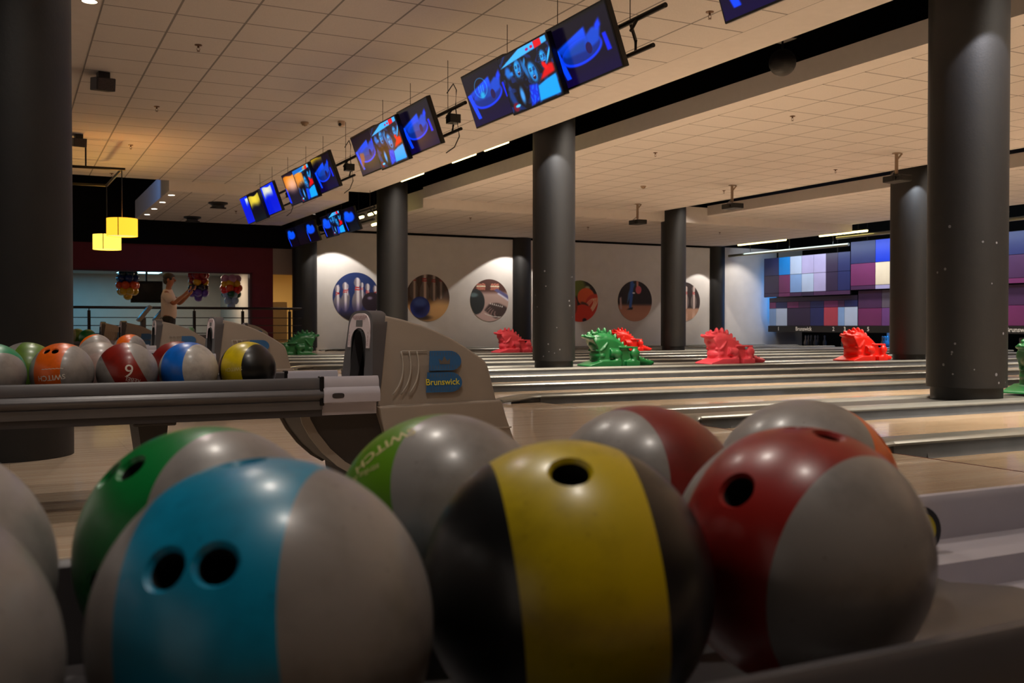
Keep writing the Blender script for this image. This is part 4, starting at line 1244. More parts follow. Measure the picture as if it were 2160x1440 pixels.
def post5(u, v):
    im = np.zeros(u.shape + (3,)); im[:] = (0.12, 0.085, 0.08)
    im = over(im, sst(0.46, 0.36, v), (0.56, 0.38, 0.30))
    im = over(im, sst(0.42, 0.10, v) * 0.6, (0.66, 0.47, 0.38))
    im = over(im, poly(u, v, [(0.10, 0.34), (0.22, 0.32), (0.50, 0.92), (0.34, 1.0), (0.30, 0.70)], 0.02), (0.18, 0.33, 0.50))
    im = over(im, poly(u, v, [(0.32, 0.34), (0.43, 0.32), (0.44, 0.62), (0.50, 1.0), (0.36, 1.0)], 0.02), (0.16, 0.30, 0.56))
    im = over(im, poly(u, v, [(0.26, 0.29), (0.42, 0.29), (0.44, 0.35), (0.34, 0.34)], 0.02), (0.10, 0.10, 0.14))
    im = over(im, poly(u, v, [(0.06, 0.30), (0.12, 0.30), (0.10, 0.60), (0.05, 0.58)], 0.02), (0.60, 0.50, 0.48))
    im = over(im, poly(u, v, [(0.54, 0.84), (0.60, 0.84), (0.60, 1.0), (0.54, 1.0)], 0.02), (0.66, 0.46, 0.40))
    im = over(im, el(u, v, 0.60, 0.78, 0.085, 0.10, 0.08), (0.68, 0.30, 0.34))
    im = over(im, el(u, v, 0.46, 0.70, 0.04, 0.02, 0.3), (0.80, 0.75, 0.76))
    return im
def post6(u, v):
    im = np.zeros(u.shape + (3,)); im[:] = (0.17, 0.13, 0.13)
    im = over(im, sst(0.36, 0.30, v), (0.62, 0.48, 0.40))
    for cx in (0.30, 0.56, 0.80): im = over(im, (np.abs(u - cx) < 0.045) * sst(0.34, 0.1, v) * 0.5, (0.80, 0.70, 0.64))
    for cx in (0.30, 0.56, 0.80):
        im = pin(im, u, v, cx, 0.32, 0.58, (0.80, 0.72, 0.70))
    im = over(im, el(u, v, 0.40, 0.42, 0.13, 0.15, 0.05), (0.80, 0.32, 0.20))
    return im
M_post = paint_mat('printed_picture', None, 0.6)
for (x, z, rad, fn, lab) in ((8.475, 1.448, 0.665, post1, 'round wall picture of white pins on dark blue'), (10.57, 1.449, 0.66, post2, 'round wall picture of a blue ball rolling at pins'),
        (12.493, 1.404, 0.61, post3, 'round wall picture of bowling shoes beside a dark ball'), (15.55, 1.411, 0.63, post4, 'round wall picture of orange balls half hidden by the middle column'),
        (17.538, 1.432, 0.635, post5, 'round wall picture of a bowler in blue jeans swinging a pink ball'), (19.42, 1.438, 0.63, post6, 'round wall picture of pins half hidden by a column at right')):
    o = obj('wall_picture', disk_paint(rad, fn), M_post, None, (x, 26.290, z))
    tag(o, lab, 'picture', 'round pictures on the pale side wall')

# ------------------------------------------------------------------ masking boards at the end of the lanes
XM = 22.55
def panel(y_left, y_right, z0, z1, cells, x, label):
    """cells: rows from the top, each (height share, [(width share, colour), ...])"""
    t = thing('masking_board', label, 'masking board', (x, (y_left + y_right) / 2, z0), 0, 'coloured masking boards over the pins')
    W_ = y_left - y_right; H_ = z1 - z0
    th = sum(r[0] for r in cells); z = H_
    b = B(); box(b, 0.004, 0.05, -W_ / 2, W_ / 2, 0, H_); obj('backing', b, M_black, t)
    if z0 > 1:
        for yy in (-0.35, 0.35):
            b = B(); box(b, 0.05, 0.09, W_ * yy - 0.02, W_ * yy + 0.02, H_ - 0.3, 4.75 - z0); obj('hanger', b, M_black, t)
    b = B(); mats = []
    for rh, cs in cells:
        h = H_ * rh / th; tw = sum(c[0] for c in cs); y = W_ / 2
        for wd, c in cs:
            wy = W_ * wd / tw
            key = 'board_%d_%d_%d' % tuple(int(v * 99) for v in c)
            m_ = mat(key, c, 0.35, noise=0.12, nscale=1.2)
            if m_ not in mats: mats.append(m_)
            box(b, -0.004, 0.004, y - wy + 0.006, y - 0.006, z - h + 0.006, z - 0.006, mi=mats.index(m_))
            y -= wy
        z -= h
    obj('colour_squares', b, mats, t)
    return t
DV = (0.19, 0.155, 0.27); NV = (0.14, 0.17, 0.37); SB = (0.08, 0.50, 0.85); LB = (0.66, 0.74, 0.88); LV = (0.64, 0.63, 0.82); MG = (0.42, 0.19, 0.38); CRM = (0.84, 0.80, 0.72); PB = (0.48, 0.62, 0.84); RD = (0.62, 0.25, 0.33); BL = (0.04, 0.20, 0.78); PU = (0.27, 0.175, 0.32); GV = (0.36, 0.33, 0.40)
panel(25.93, 22.12, 1.60, 2.88, [(0.46, [(1.3, NV), (0.95, SB), (0.95, LB), (0.95, LV), (0.95, LV), (0.9, DV), (0.9, NV)]), (0.46, [(1.3, DV), (0.95, MG), (0.95, PB), (0.95, LB), (0.95, LV), (0.9, DV), (0.9, NV)]), (0.10, [(1.3, DV), (0.95, MG), (0.95, PU), (0.95, DV), (0.95, PU), (1.8, PU)])], XM - 0.15, 'upper board of blue, white and violet squares at the far left end')
panel(25.78, 21.92, 0.66, 1.58, [(0.16, [(1.0, DV)]), (0.22, [(0.5, MG), (0.8, NV), (0.8, MG), (0.8, PU), (0.9, NV), (0.9, MG), (0.4, PU), (0.8, NV)]), (0.62, [(0.5, PB), (0.8, LB), (1.6, DV), (0.9, NV), (0.9, RD), (0.4, PB), (0.8, LB)])], XM - 0.05, 'lower board of dark violet squares with one red square at the far left end')
panel(22.10, 18.2, 1.72, 3.15, [(0.48, [(0.9, NV), (1.0, BL), (0.9, BL), (0.9, NV)]), (0.48, [(0.9, MG), (1.0, CRM), (0.9, LB), (0.9, CRM)]), (0.09, [(0.9, PU), (1.0, LV), (0.9, PU), (0.9, LV)])], XM - 0.15, 'upper board with a bright blue and a cream square left of the half hidden column')
panel(21.90, 18.3, 0.66, 1.70, [(0.5, [(0.9, PU), (0.9, GV), (0.9, PU), (0.9, GV)]), (0.5, [(0.9, MG), (0.9, (0.42, 0.27, 0.52)), (0.9, PU), (0.9, MG)])], XM - 0.05, 'lower board of purple squares left of the half hidden column')
for k, (ya, yb) in enumerate(((18.1, 14.4),)):
    panel(ya, yb, 1.72, 3.02, [(0.44, [(1, BL), (1, NV), (1, DV), (1, BL)]), (0.44, [(1, CRM), (1, PU), (1, LB), (1, CRM)]), (0.10, [(1, LV), (1, MG), (1, PU), (1, LV)])], XM - 0.15, 'upper board with deep blue over cream squares at the right edge')
    panel(ya, yb, 0.66, 1.70, [(0.5, [(1, GV), (1, PU), (1, GV), (1, PU)]), (0.5, [(1, (0.40, 0.30, 0.56)), (1, MG), (1, DV), (1, PU)])], XM - 0.05, 'lower board of grey and violet squares at the right edge')
M_fascia = mat('number_strip', (0.07, 0.065, 0.075), 0.5)
M_digit = mat('number_white', (0.85, 0.84, 0.82), 0.5)
t = thing('number_strip', 'black strip with lane numbers and maker name under the coloured boards', 'sign', (XM - 0.08, 16.4, 0.46))
b = B(); box(b, 0, 0.06, -2.0, 9.40, 0, 0.20); obj('strip', b, M_fascia, t)
for s_, y, sz in (('1', 25.30, 0.17), ('Brunswick', 24.15, 0.17), ('2', 22.86, 0.17), ('3', 22.40, 0.17), ('4', 21.95, 0.17), ('5', 21.48, 0.17), ('6', 19.2, 0.17), ('Brunswick', 20.3, 0.17), ('7', 18.7, 0.17), ('Brunswick', 16.6, 0.17), ('Brunswick', 14.9, 0.17), ('8', 15.2, 0.17), ('9', 14.0, 0.17), ('Brunswick', 12.6, 0.17)):
    if s_ == '4' or y in (14.9, 20.3, 14.0, 12.6): continue
    b = B(); add_text(b, s_, sz, lambda x, z: (-0.003, y - 16.4 - x, 0.10 + z), 0.02)
    obj('lettering' if len(s_) > 1 else 'lane_number', b, M_digit, t)
# dark pits under the strip with a few standing pins
bm = B(); box(bm, XEND, 24.4, -3, 26.2, -0.14, -0.02); struct('floor', bm, M_black)
bm = B(); box(bm, 24.0, 24.1, 20.6, 22.2, -0.02, 0.75); struct('wall_pit', bm, M_wall)
for k, y in enumerate((24.9, 23.3, 21.75, 18.9, 17.3)):
    for (dx_, dy_) in ((0, 0), (0.26, 0.15), (0.26, -0.15), (0.52, 0.3), (0.52, 0.0), (0.52, -0.3)):
        o = obj('bowling_pin', lathe(B(), [(0.026, 0.0), (0.05, 0.07), (0.06, 0.115), (0.054, 0.17), (0.033, 0.23), (0.023, 0.27), (0.030, 0.33), (0.026, 0.365), (0.010, 0.381)], 16), mat('pin_white', (0.55, 0.53, 0.52), 0.35), None, (XEND + 0.55 + dx_, y - 0.55 + dy_, -0.02), smooth=True)
        tag(o, 'white bowling pin standing in the dark pit under the coloured boards', 'bowling pin', 'pins in the dark pits')

# ------------------------------------------------------------------ dragon shaped ball ramps
def dragon_body():
    bm = B()
    e = lambda c, r, rot=None: ell(bm, c, r, rot, 24)
    # core: side outline swept sideways, narrower towards the ridge of the back
    prof = [(-0.46, 0.43), (-0.43, 0.465), (-0.36, 0.485), (-0.24, 0.495), (-0.13, 0.47), (-0.02, 0.40), (0.08, 0.315), (0.17, 0.24), (0.28, 0.19), (0.33, 0.11), (0.33, 0.0), (-0.38, 0.0), (-0.39, 0.10), (-0.385, 0.20), (-0.40, 0.30), (-0.43, 0.38)]
    for k in range(7):
        f = k / 6
        w_ = 0.165 * math.sqrt(max(0.05, 1 - (f * 0.93) ** 2))
        zs = lambda z: z if z < 0.1 else 0.1 + (z - 0.1) * (0.72 + 0.28 * f)
        xs = lambda x: x * (0.93 + 0.07 * f)
        extrude_y(bm, [(xs(x), zs(z)) for x, z in prof], -w_, w_)
    e((-0.33, 0, 0.425), (0.16, 0.155, 0.065), (0, 0.05, 0))     # skull
    e((-0.455, 0, 0.428), (0.120, 0.140, 0.033), (0, 0.10, 0))   # bill-like upper lip, overhanging
    e((-0.335, 0, 0.31), (0.110, 0.165, 0.090))                   # jaws
    e((-0.315, 0, 0.155), (0.115, 0.185, 0.085))                  # chest roll
    for s in (-1, 1):
        e((-0.40, s * 0.085, 0.48), (0.055, 0.035, 0.032))       # brows
        e((-0.535, s * 0.055, 0.45), (0.026, 0.026, 0.02))       # nostrils
        tube(bm, [(-0.41, s * 0.12, 0.235), (-0.34, s * 0.165, 0.228), (-0.29, s * 0.175, 0.27), (-0.23, s * 0.165, 0.345)], [0.014, 0.018, 0.018, 0.014], 10)   # lip line
        tube(bm, [(-0.20, s * 0.175, 0.20), (-0.05, s * 0.185, 0.185)], [0.06, 0.055], 14)   # upper arm
        e((-0.085, s * 0.195, 0.18), (0.078, 0.045, 0.072))      # shoulder knob
        e((0.205, s * 0.195, 0.185), (0.076, 0.045, 0.076))      # hip knob
        tube(bm, [(-0.06, s * 0.18, 0.12), (-0.09, s * 0.19, 0.07), (-0.17, s * 0.20, 0.045)], [0.05, 0.048, 0.04], 14)
        tube(bm, [(0.20, s * 0.18, 0.12), (0.18, s * 0.19, 0.06), (0.09, s * 0.20, 0.04)], [0.055, 0.05, 0.038], 14)
        box(bm, 0.05, 0.27, min(s * 0.12, s * 0.235), max(s * 0.12, s * 0.235), 0.0, 0.078)
        box(bm, -0.20, -0.03, min(s * 0.12, s * 0.235), max(s * 0.12, s * 0.235), 0.0, 0.085)
    box(bm, -0.04, 0.26, -0.20, 0.20, 0.262, 0.288)              # saddle plate
    # sloping apron where the ball leaves
    extrude_y(bm, [(-0.55, 0.0), (-0.54, 0.022), (-0.34, 0.082), (-0.10, 0.088), (-0.10, 0.0)], -0.235, 0.235)
    tube(bm, [(0.24, 0, 0.11), (0.36, 0, 0.075), (0.48, 0, 0.05), (0.62, 0, 0.035)], [0.10, 0.062, 0.044, 0.025], 16)
    box(bm, 0.22, 0.58, -0.035, 0.035, 0.0, 0.05)
    me = bpy.data.meshes.new('body'); bmesh.ops.recalc_face_normals(bm, faces=bm.faces); bm.to_mesh(me); bm.free()
    o = bpy.data.objects.new('body', me); COL.objects.link(o)
    md = o.modifiers.new('r', 'REMESH'); md.mode = 'VOXEL'; md.voxel_size = 0.009
    s_ = o.modifiers.new('s', 'SMOOTH'); s_.iterations = 3; s_.factor = 0.5
    me = bake(o); me.shade_smooth()
    return me

def dragon_crest():
    bm = B()
    pts = [(-0.405, 0.510, 0.052), (-0.300, 0.535, 0.058), (-0.205, 0.535, 0.060), (-0.115, 0.505, 0.058), (-0.035, 0.450, 0.055), (0.030, 0.395, 0.050), (0.090, 0.345, 0.045), (0.145, 0.300, 0.038)]
    for i, (x, z, s) in enumerate(pts):
        a = -0.15 + 0.17 * i * 0.6
        d = Vector((math.sin(a), 0, math.cos(a)))
        s *= 1.18
        prof = [(s * 0.80, -s * 1.0), (s * 0.78, -s * 0.2), (s * 0.68, s * 0.22), (s * 0.48, s * 0.52), (s * 0.24, s * 0.72), (s * 0.06, s * 0.78)]
        b = B(); lathe(b, prof, 12); bmesh.ops.scale(b, vec=(1, 0.55, 1), verts=b.verts)
        bmesh.ops.transform(b, matrix=Matrix.Translation((x, 0, z - 0.02)) @ d.to_track_quat('Z', 'Y').to_matrix().to_4x4(), verts=b.verts)
        me = bpy.data.meshes.new('t'); b.to_mesh(me); b.free(); bm.from_mesh(me); bpy.data.meshes.remove(me)
    for i, (x, z, s) in enumerate(((0.33, 0.135, 0.036), (0.395, 0.115, 0.033), (0.455, 0.095, 0.031), (0.515, 0.078, 0.028), (0.57, 0.062, 0.024))):
        b = B(); lathe(b, [(s * 0.9, -s * 1.3), (s * 0.85, 0), (s * 0.5, s * 0.6), (s * 0.12, s * 0.85)], 10); bmesh.ops.scale(b, vec=(1, 0.6, 1), verts=b.verts)
        bmesh.ops.translate(b, vec=(x, 0, z), verts=b.verts)
        me = bpy.data.meshes.new('t'); b.to_mesh(me); b.free(); bm.from_mesh(me); bpy.data.meshes.remove(me)
    tube(bm, [(-0.42, 0, 0.47), (-0.25, 0, 0.50), (-0.10, 0, 0.455), (0.13, 0, 0.27), (0.30, 0, 0.11), (0.57, 0, 0.04)], 0.028, 8)
    me = bpy.data.meshes.new('crest'); bmesh.ops.recalc_face_normals(bm, faces=bm.faces); bm.to_mesh(me); bm.free(); me.shade_smooth(); me.set_sharp_from_angle(angle=R(45))
    return me
DB, DC = dragon_body(), dragon_crest()
D_eye = B()
for s in (-1, 1): ell(D_eye, (-0.29, s * 0.128, 0.36), (0.035, 0.018, 0.028), (0, 0.5, 0), 12)
DE = bpy.data.meshes.new('eye'); D_eye.to_mesh(DE); D_eye.free(); DE.shade_smooth()
D_GREEN = (0.02, 0.33, 0.14); D_RED = (0.98, 0.12, 0.05); D_PINK = (0.90, 0.29, 0.35)
def dragon(x, y, z, col, label, rz=0.0, sc=1.0):
    t = thing('dragon_ramp', label, 'ball ramp', (x, y, z), rz, 'dragon shaped ball ramps')
    t.scale = (sc, sc, sc)
    m_ = mat('dragon_%d' % int(col[0] * 100), col, 0.42, noise=0.05, nscale=5)
    for nm, me in (('body', DB), ('crest', DC)):
        o = bpy.data.objects.new(nm, me); COL.objects.link(o); o.parent = t
        if not me.materials: me.materials.append(m_)
        o.material_slots[0].link = 'OBJECT'; o.material_slots[0].material = m_
    return t
def on_strip(px, Yc, z=0.05):
    """x on the strip at depth Yc for a bearing read off the photo"""
    k = (px - 1080) / 2111
    return Yc * (math.sin(R(YAW)) + math.cos(R(YAW)) * k) / (math.cos(R(YAW)) - math.sin(R(YAW)) * k)
dragon(on_strip(1301, 12.92), 12.92, 0.055, D_GREEN, 'green dragon ball ramp beside the middle column, facing left', R(-6), 1.02)
dragon(on_strip(1545, 12.93), 12.93, 0.055, D_PINK, 'pink dragon ball ramp on the lanes left of the red one at right', R(-4), 1.02)
dragon(on_strip(1827, 12.93), 12.93, 0.055, D_RED, 'bright red dragon ball ramp left of the thick right column', R(2), 1.02)
dragon(on_strip(2232, 5.84), 5.84, 0.067, D_GREEN, 'green dragon ball ramp cut off by the right edge', R(6), 0.95)
dragon(on_strip(1327, 20.45), 20.45, 0.055, D_RED, 'red dragon ball ramp partly hidden behind the green one', R(-4), 1.0)
dragon(on_strip(1090, 20.42), 20.42, 0.055, D_PINK, 'pink dragon ball ramp left of the middle column', R(0), 1.0)
dragon(on_strip(618, 21.6), 21.6, 0.0, D_GREEN, 'green dragon ball ramp at left by the railing, facing right', R(180), 1.02)

# ------------------------------------------------------------------ railing before the party room
YRL = 25.5
t = thing('railing', 'brown metal railing in front of the maroon wall opening', 'railing', (2.5, YRL, 0))
M_rail = mat('railing_brown', (0.16, 0.11, 0.09), 0.4, 0.4)
b = B(); tube(b, [(-3.0, 0, 1.10), (4.25, 0, 1.10)], 0.032, 12); obj('handrail', b, M_rail, t, smooth=40)
for z in (0.86, 0.67, 0.48, 0.30):
    b = B(); tube(b, [(-3.0, 0, z), (4.25, 0, z)], 0.010, 8); obj('bar', b, M_rail, t, smooth=40)
for px in (188, 410, 512, 611):
    k = (px - 1080) / 2111
    x = YRL * (math.sin(R(YAW)) + math.cos(R(YAW)) * k) / (math.cos(R(YAW)) - math.sin(R(YAW)) * k) - 2.5
    b = B(); box(b, x - 0.035, x + 0.035, -0.02, 0.02, 0.0, 1.03); tube(b, [(x, 0, 1.0), (x, 0, 1.09)], 0.012, 8); obj('post', b, M_rail, t)

# ------------------------------------------------------------------ score consoles (slanted tops on posts)
M_cons = mat('console_grey', (0.50, 0.48, 0.47), 0.4)
for px, lab in ((302, 'slanted grey score console on a post left of the person'), (336, 'slanted grey score console partly hidden by the person')):
    Y = 18.8; x = on_strip(px, Y)
    t = thing('score_console', lab, 'console', (x, Y, 0))
    b = B(); tube(b, [(0, 0, 0), (0, 0, 0.80)], 0.05, 12); obj('post', b, M_hfront, t, smooth=40)
    b = B(); box(b, -0.17, 0.17, -0.16, 0.16, -0.03, 0.03, 0.012); o = obj('slanted_top', b, M_cons, t, (0.02, 0, 0.88), (0, R(-52), 0))
    b = B(); box(b, -0.12, 0.12, -0.12, 0.12, 0.031, 0.034); obj('keypad', b, M_lcd, o)

# ------------------------------------------------------------------ person
def skin(name, chains, m, parent=None, sub=2, root=0):
    """chains: lists of (x, y, z, rx, ry); points shared by coordinates"""
    vid = {}; vs = []; rad = []; es = []
    for ch in chains:
        prev = None
        for (x, y, z, r1, r2) in ch:
            k = (round(x, 4), round(y, 4), round(z, 4))
            if k not in vid:
                vid[k] = len(vs); vs.append((x, y, z)); rad.append((r1, r2))
            if prev is not None and prev != vid[k]: es.append((prev, vid[k]))
            prev = vid[k]
    me = bpy.data.meshes.new(name); me.from_pydata(vs, es, [])
    o = bpy.data.objects.new(name, me); COL.objects.link(o)
    o.modifiers.new('skin', 'SKIN')
    for i, r_ in enumerate(rad):
        me.skin_vertices[0].data[i].radius = r_
        me.skin_vertices[0].data[i].use_root = (i == root)
    sb = o.modifiers.new('sub', 'SUBSURF'); sb.levels = sub
    me2 = bake(o); me2.shade_smooth()
    return obj(name, me2, m, parent)
M_skin = mat('skin', (0.58, 0.37, 0.27), 0.55)
M_shirt = mat('white_shirt', (0.82, 0.76, 0.72), 0.85, noise=0.06, nscale=9)
M_trouser = mat('dark_trousers', (0.07, 0.07, 0.085), 0.85)
M_hair = mat('dark_hair', (0.08, 0.055, 0.045), 0.6)
M_shoe = mat('shoe', (0.25, 0.22, 0.22), 0.6)
P = thing('person', 'person in a white t-shirt and dark trousers raising one bent arm behind the hoods', 'person', (2.40, 17.6, 0), R(-20))
# faces +x; y across; height about 1.53
LEG = lambda s: [(0.0, 0, 0.80, 0.09, 0.10), (0.0, s * 0.085, 0.73, 0.072, 0.072), (0.02, s * 0.095, 0.42, 0.056, 0.056), (-0.01, s * 0.10, 0.24, 0.05, 0.05), (-0.02, s * 0.10, 0.07, 0.034, 0.034), (0.05, s * 0.11, 0.03, 0.032, 0.036), (0.13, s * 0.115, 0.022, 0.022, 0.032)]
TORSO = [(0.0, 0, 0.80, 0.09, 0.10), (0.005, 0, 0.92, 0.08, 0.095), (0.01, 0, 1.07, 0.085, 0.11), (-0.005, 0, 1.20, 0.085, 0.12), (-0.005, 0, 1.275, 0.05, 0.055), (0.01, 0, 1.33, 0.045, 0.045), (0.025, 0, 1.39, 0.075, 0.066), (0.03, 0, 1.46, 0.085, 0.072), (0.02, 0, 1.515, 0.05, 0.045)]
# camera-side arm: upper arm down and forward, forearm raised; hand open in front of the face
ARM = lambda s, el_, wr, hd: [(-0.005, 0, 1.20, 0.085, 0.12), (-0.01, s * 0.15, 1.205, 0.048, 0.048), (*el_, 0.038, 0.038), (*wr, 0.024, 0.026), (*hd, 0.024, 0.034)]
A1 = ARM(-1, (0.12, -0.20, 1.02), (0.30, -0.15, 1.19), (0.35, -0.14, 1.245))
A2 = ARM(1, (0.14, 0.18, 1.03), (0.33, 0.08, 1.20), (0.385, 0.06, 1.255))
body = skin('body', [TORSO, LEG(1), LEG(-1), A1, A2], M_skin, P)
def fingers(hd, d, sd):
    bm_ = []
    d = Vector(d).normalized(); sd = Vector(sd).normalized(); nrm = d.cross(sd)
    for k, (off, ln) in enumerate(((-0.025, 0.055), (-0.009, 0.065), (0.008, 0.062), (0.024, 0.048))):
        b0 = Vector(hd) + sd * off + d * 0.02
        p1 = b0 + d * ln * 0.5; p2 = p1 + d * ln * 0.42 + nrm * 0.012; p3 = p2 + d * ln * 0.25 + nrm * 0.016
        bm_.append([(*b0, 0.009, 0.009), (*p1, 0.0085, 0.0085), (*p2, 0.008, 0.008), (*p3, 0.006, 0.006)])
    b0 = Vector(hd) - d * 0.015 - sd * 0.022
    bm_.append([(*b0, 0.011, 0.011), (*(b0 - sd * 0.025 + d * 0.02), 0.0095, 0.0095), (*(b0 - sd * 0.036 + d * 0.045), 0.008, 0.008)])
    return bm_
for hd, nm in (((0.35, -0.14, 1.245), 'hand'), ((0.385, 0.06, 1.255), 'hand')):
    for ch in fingers(hd, (0.55, 0.05, 0.55), (0.1, 1, -0.1)):
        skin('finger', [ch], M_skin, body, 1)
b = B()
ell(b, (0.105, 0, 1.425), (0.022, 0.014, 0.022), (0, -0.4, 0), 10); obj('nose', b, M_skin, body, smooth=True)
for s in (-1, 1):
    b = B(); ell(b, (0.095, s * 0.030, 1.448), (0.010, 0.014, 0.008), None, 10); obj('eye', b, mat('eye_dark', (0.06, 0.05, 0.05), 0.3), body, smooth=True)
    b = B(); ell(b, (0.012, s * 0.076, 1.43), (0.022, 0.012, 0.034), (0, 0.2, 0), 10); obj('ear', b, M_skin, body, smooth=True)
b = B(); ell(b, (0.102, 0, 1.385), (0.008, 0.022, 0.006), None, 10); obj('mouth', b, mat('lips', (0.48, 0.24, 0.2), 0.5), body, smooth=True)
# hair: a cap over the skull, short at the nape
b = B(); ell(b, (0.012, 0, 1.478), (0.102, 0.088, 0.075), (0, 0.12, 0), 24)
for v in b.verts:
    if v.co.x > 0.075 and v.co.z < 1.475: v.co.x = 0.072
ell(b, (-0.035, 0, 1.425), (0.055, 0.072, 0.07), None, 18)
obj('hair', b, M_hair, P, smooth=True)
# shirt and trousers follow the body, a little larger
g = 0.016
shirt = skin('t_shirt', [[(0.0, 0, 0.765, 0.135, 0.152), (0.005, 0, 0.87, 0.120, 0.136), (0.01, 0, 1.06, 0.112, 0.142), (-0.005, 0, 1.19, 0.098, 0.130), (-0.005, 0, 1.268, 0.066, 0.074), (0.0, 0, 1.295, 0.052, 0.056)],
                         [(-0.005, 0, 1.19, 0.098, 0.130), (-0.01, -0.14, 1.195, 0.078, 0.078), (0.06, -0.182, 1.10, 0.074, 0.074), (0.095, -0.195, 1.05, 0.070, 0.070)],
                         [(-0.005, 0, 1.19, 0.098, 0.130), (-0.01, 0.14, 1.195, 0.078, 0.078), (0.07, 0.165, 1.11, 0.074, 0.074), (0.11, 0.175, 1.06, 0.070, 0.070)]], M_shirt, P)
skin('trousers', [[(0.0, 0, 0.86, 0.118, 0.134), (0.0, 0, 0.775, 0.124, 0.138), (0.0, 0.085, 0.70, 0.095, 0.095), (0.02, 0.095, 0.42, 0.072, 0.072), (-0.015, 0.10, 0.10, 0.06, 0.06)],
                  [(0.0, 0, 0.775, 0.124, 0.138), (0.0, -0.085, 0.70, 0.095, 0.095), (0.02, -0.095, 0.42, 0.072, 0.072), (-0.015, -0.10, 0.10, 0.06, 0.06)]], M_trouser, P)
for s in (-1, 1):
    b = B(); ell(b, (0.045, s * 0.11, 0.045), (0.13, 0.05, 0.045), None, 16); obj('shoe', b, M_shoe, P, smooth=True)

# ------------------------------------------------------------------ balloons, television, lamp in the party room
def balloon_bm(r):
    b = B(); lathe(b, [(0.004, -r * 1.30), (r * 0.12, -r * 1.22), (r * 0.10, -r * 1.14), (r * 0.45, -r * 0.92), (r * 0.78, -r * 0.55), (r * 0.97, -r * 0.05), (r * 0.92, r * 0.42), (r * 0.66, r * 0.78), (r * 0.3, r * 0.96), (0.004, r)], 18)
    return b
BCOL = dict(blue=(0.07, 0.16, 0.42), teal=(0.05, 0.22, 0.28), orange=(0.90, 0.30, 0.05), yellow=(0.92, 0.68, 0.03), red=(0.62, 0.09, 0.09), purple=(0.42, 0.26, 0.62), dark=(0.16, 0.12, 0.22), pink=(0.80, 0.55, 0.72), bred=(0.95, 0.12, 0.06), clear=(0.66, 0.72, 0.80), green=(0.04, 0.30, 0.18))
def cluster(x, y, z, tiers, label, R_=0.16, r=0.115, cord=True):
    t = thing('balloon_cluster', label, 'balloons', (x, y, z), 0, 'balloon clusters')
    if cord:
        b = B(); tube(b, [(0, 0, 0), (0, 0, 2.24 - z)], 0.006, 6); obj('string', b, mat('string', (0.75, 0.72, 0.7), 0.6), t)
    for i, (dz, c, n, rr) in enumerate(tiers):
        for k in range(n):
            a = 2 * math.pi * k / n + i * 0.6
            rad = R_ * rr if n > 1 else 0
            o = obj('balloon', balloon_bm(r), mat('balloon_' + c, BCOL[c], 0.25, coat=0.3), t, smooth=True)
            o.location = (rad * math.cos(a), rad * math.sin(a), dz)
            d = Vector((math.cos(a) * (1 if n > 1 else 0), math.sin(a) * (1 if n > 1 else 0), -0.35 if n > 1 else -1))
            o.rotation_euler = d.to_track_quat('Z', 'Y').to_euler() if n > 1 else (math.pi, 0, 0)
    return t
cluster(2.84, 28.4, 1.72, [(0.32, 'teal', 5, 0.9), (0.20, 'blue', 6, 1.15), (0.02, 'orange', 6, 1.2), (-0.14, 'yellow', 6, 1.0), (-0.26, 'yellow', 1, 0)], 'balloon cluster of dark blue over orange and yellow at left')
cluster(4.66, 28.4, 1.76, [(0.28, 'red', 6, 1.1), (0.14, 'red', 5, 0.9), (0.10, 'yellow', 4, 1.0), (-0.06, 'dark', 6, 1.0), (-0.20, 'purple', 6, 1.15), (-0.32, 'purple', 1, 0)], 'balloon cluster of red over purple in front of the person')
cluster(5.50, 28.2, 1.72, [(0.24, 'pink', 4, 1.0), (0.10, 'yellow', 5, 0.95), (-0.02, 'orange', 4, 1.2), (-0.08, 'bred', 5, 1.0), (-0.18, 'green', 3, 1.1), (-0.20, 'clear', 3, 0.7), (-0.36, 'clear', 3, 0.6), (-0.50, 'clear', 1, 0.0)], 'bright yellow and red balloon cluster over clear balloons at the opening edge')
t = thing('wall_television', 'dark television on the party room wall behind the person', 'television', (3.42, 29.3, 1.60))
b = B(); box(b, -0.42, 0.42, -0.03, 0.03, -0.30, 0.30, 0.008); obj('casing', b, M_bezel, t)
b = B(); box(b, -0.38, 0.38, -0.033, -0.029, -0.26, 0.26); obj('screen', b, mat('tv_glass', (0.05, 0.05, 0.055), 0.15), t)
b = B(); tube(b, [(0, 0, 0.3), (0, 0, 0.64)], 0.03, 10); obj('bracket', b, M_pipe, t)
t = thing('ceiling_panel_lamp', 'bright cool ceiling lamp panel in the party room', 'lamp', (3.42, 31.0, 2.245))
b = B(); box(b, -0.62, 0.62, -0.5, 0.5, -0.03, 0.0); obj('frame', b, M_label, t)
b = B(); box(b, -0.58, 0.58, -0.46, 0.46, -0.034, -0.03); obj('diffuser', b, mat('cool_lamp', (0.8, 0.95, 1.0), 0.5, emit=(0.35, 0.85, 1.0), estr=3.0), t)
t = thing('round_ceiling_lamp', 'small glowing ceiling lamp in the corridor beside the dark column', 'lamp', (6.95, 29.5, 2.335))
b = B(); lathe(b, [(0.19, 0.0), (0.19, -0.03), (0.12, -0.10), (0.02, -0.12)], 24); obj('diffuser', b, mat('warm_dome', (1, 0.9, 0.7), 0.5, emit=(1.0, 0.80, 0.45), estr=2.2), t, smooth=40)
t = thing('notice', 'small grey notice on the corridor wall', 'notice', (7.35, 32.98, 1.72))
b = B(); box(b, -0.22, 0.22, -0.01, 0.01, -0.26, 0.26); obj('sheet', b, mat('notice_grey', (0.62, 0.56, 0.48), 0.7), t)
b = B()
for q in range(6): box(b, -0.17, 0.15 - 0.04 * (q % 3), -0.012, -0.0105, 0.16 - q * 0.06, 0.18 - q * 0.06)
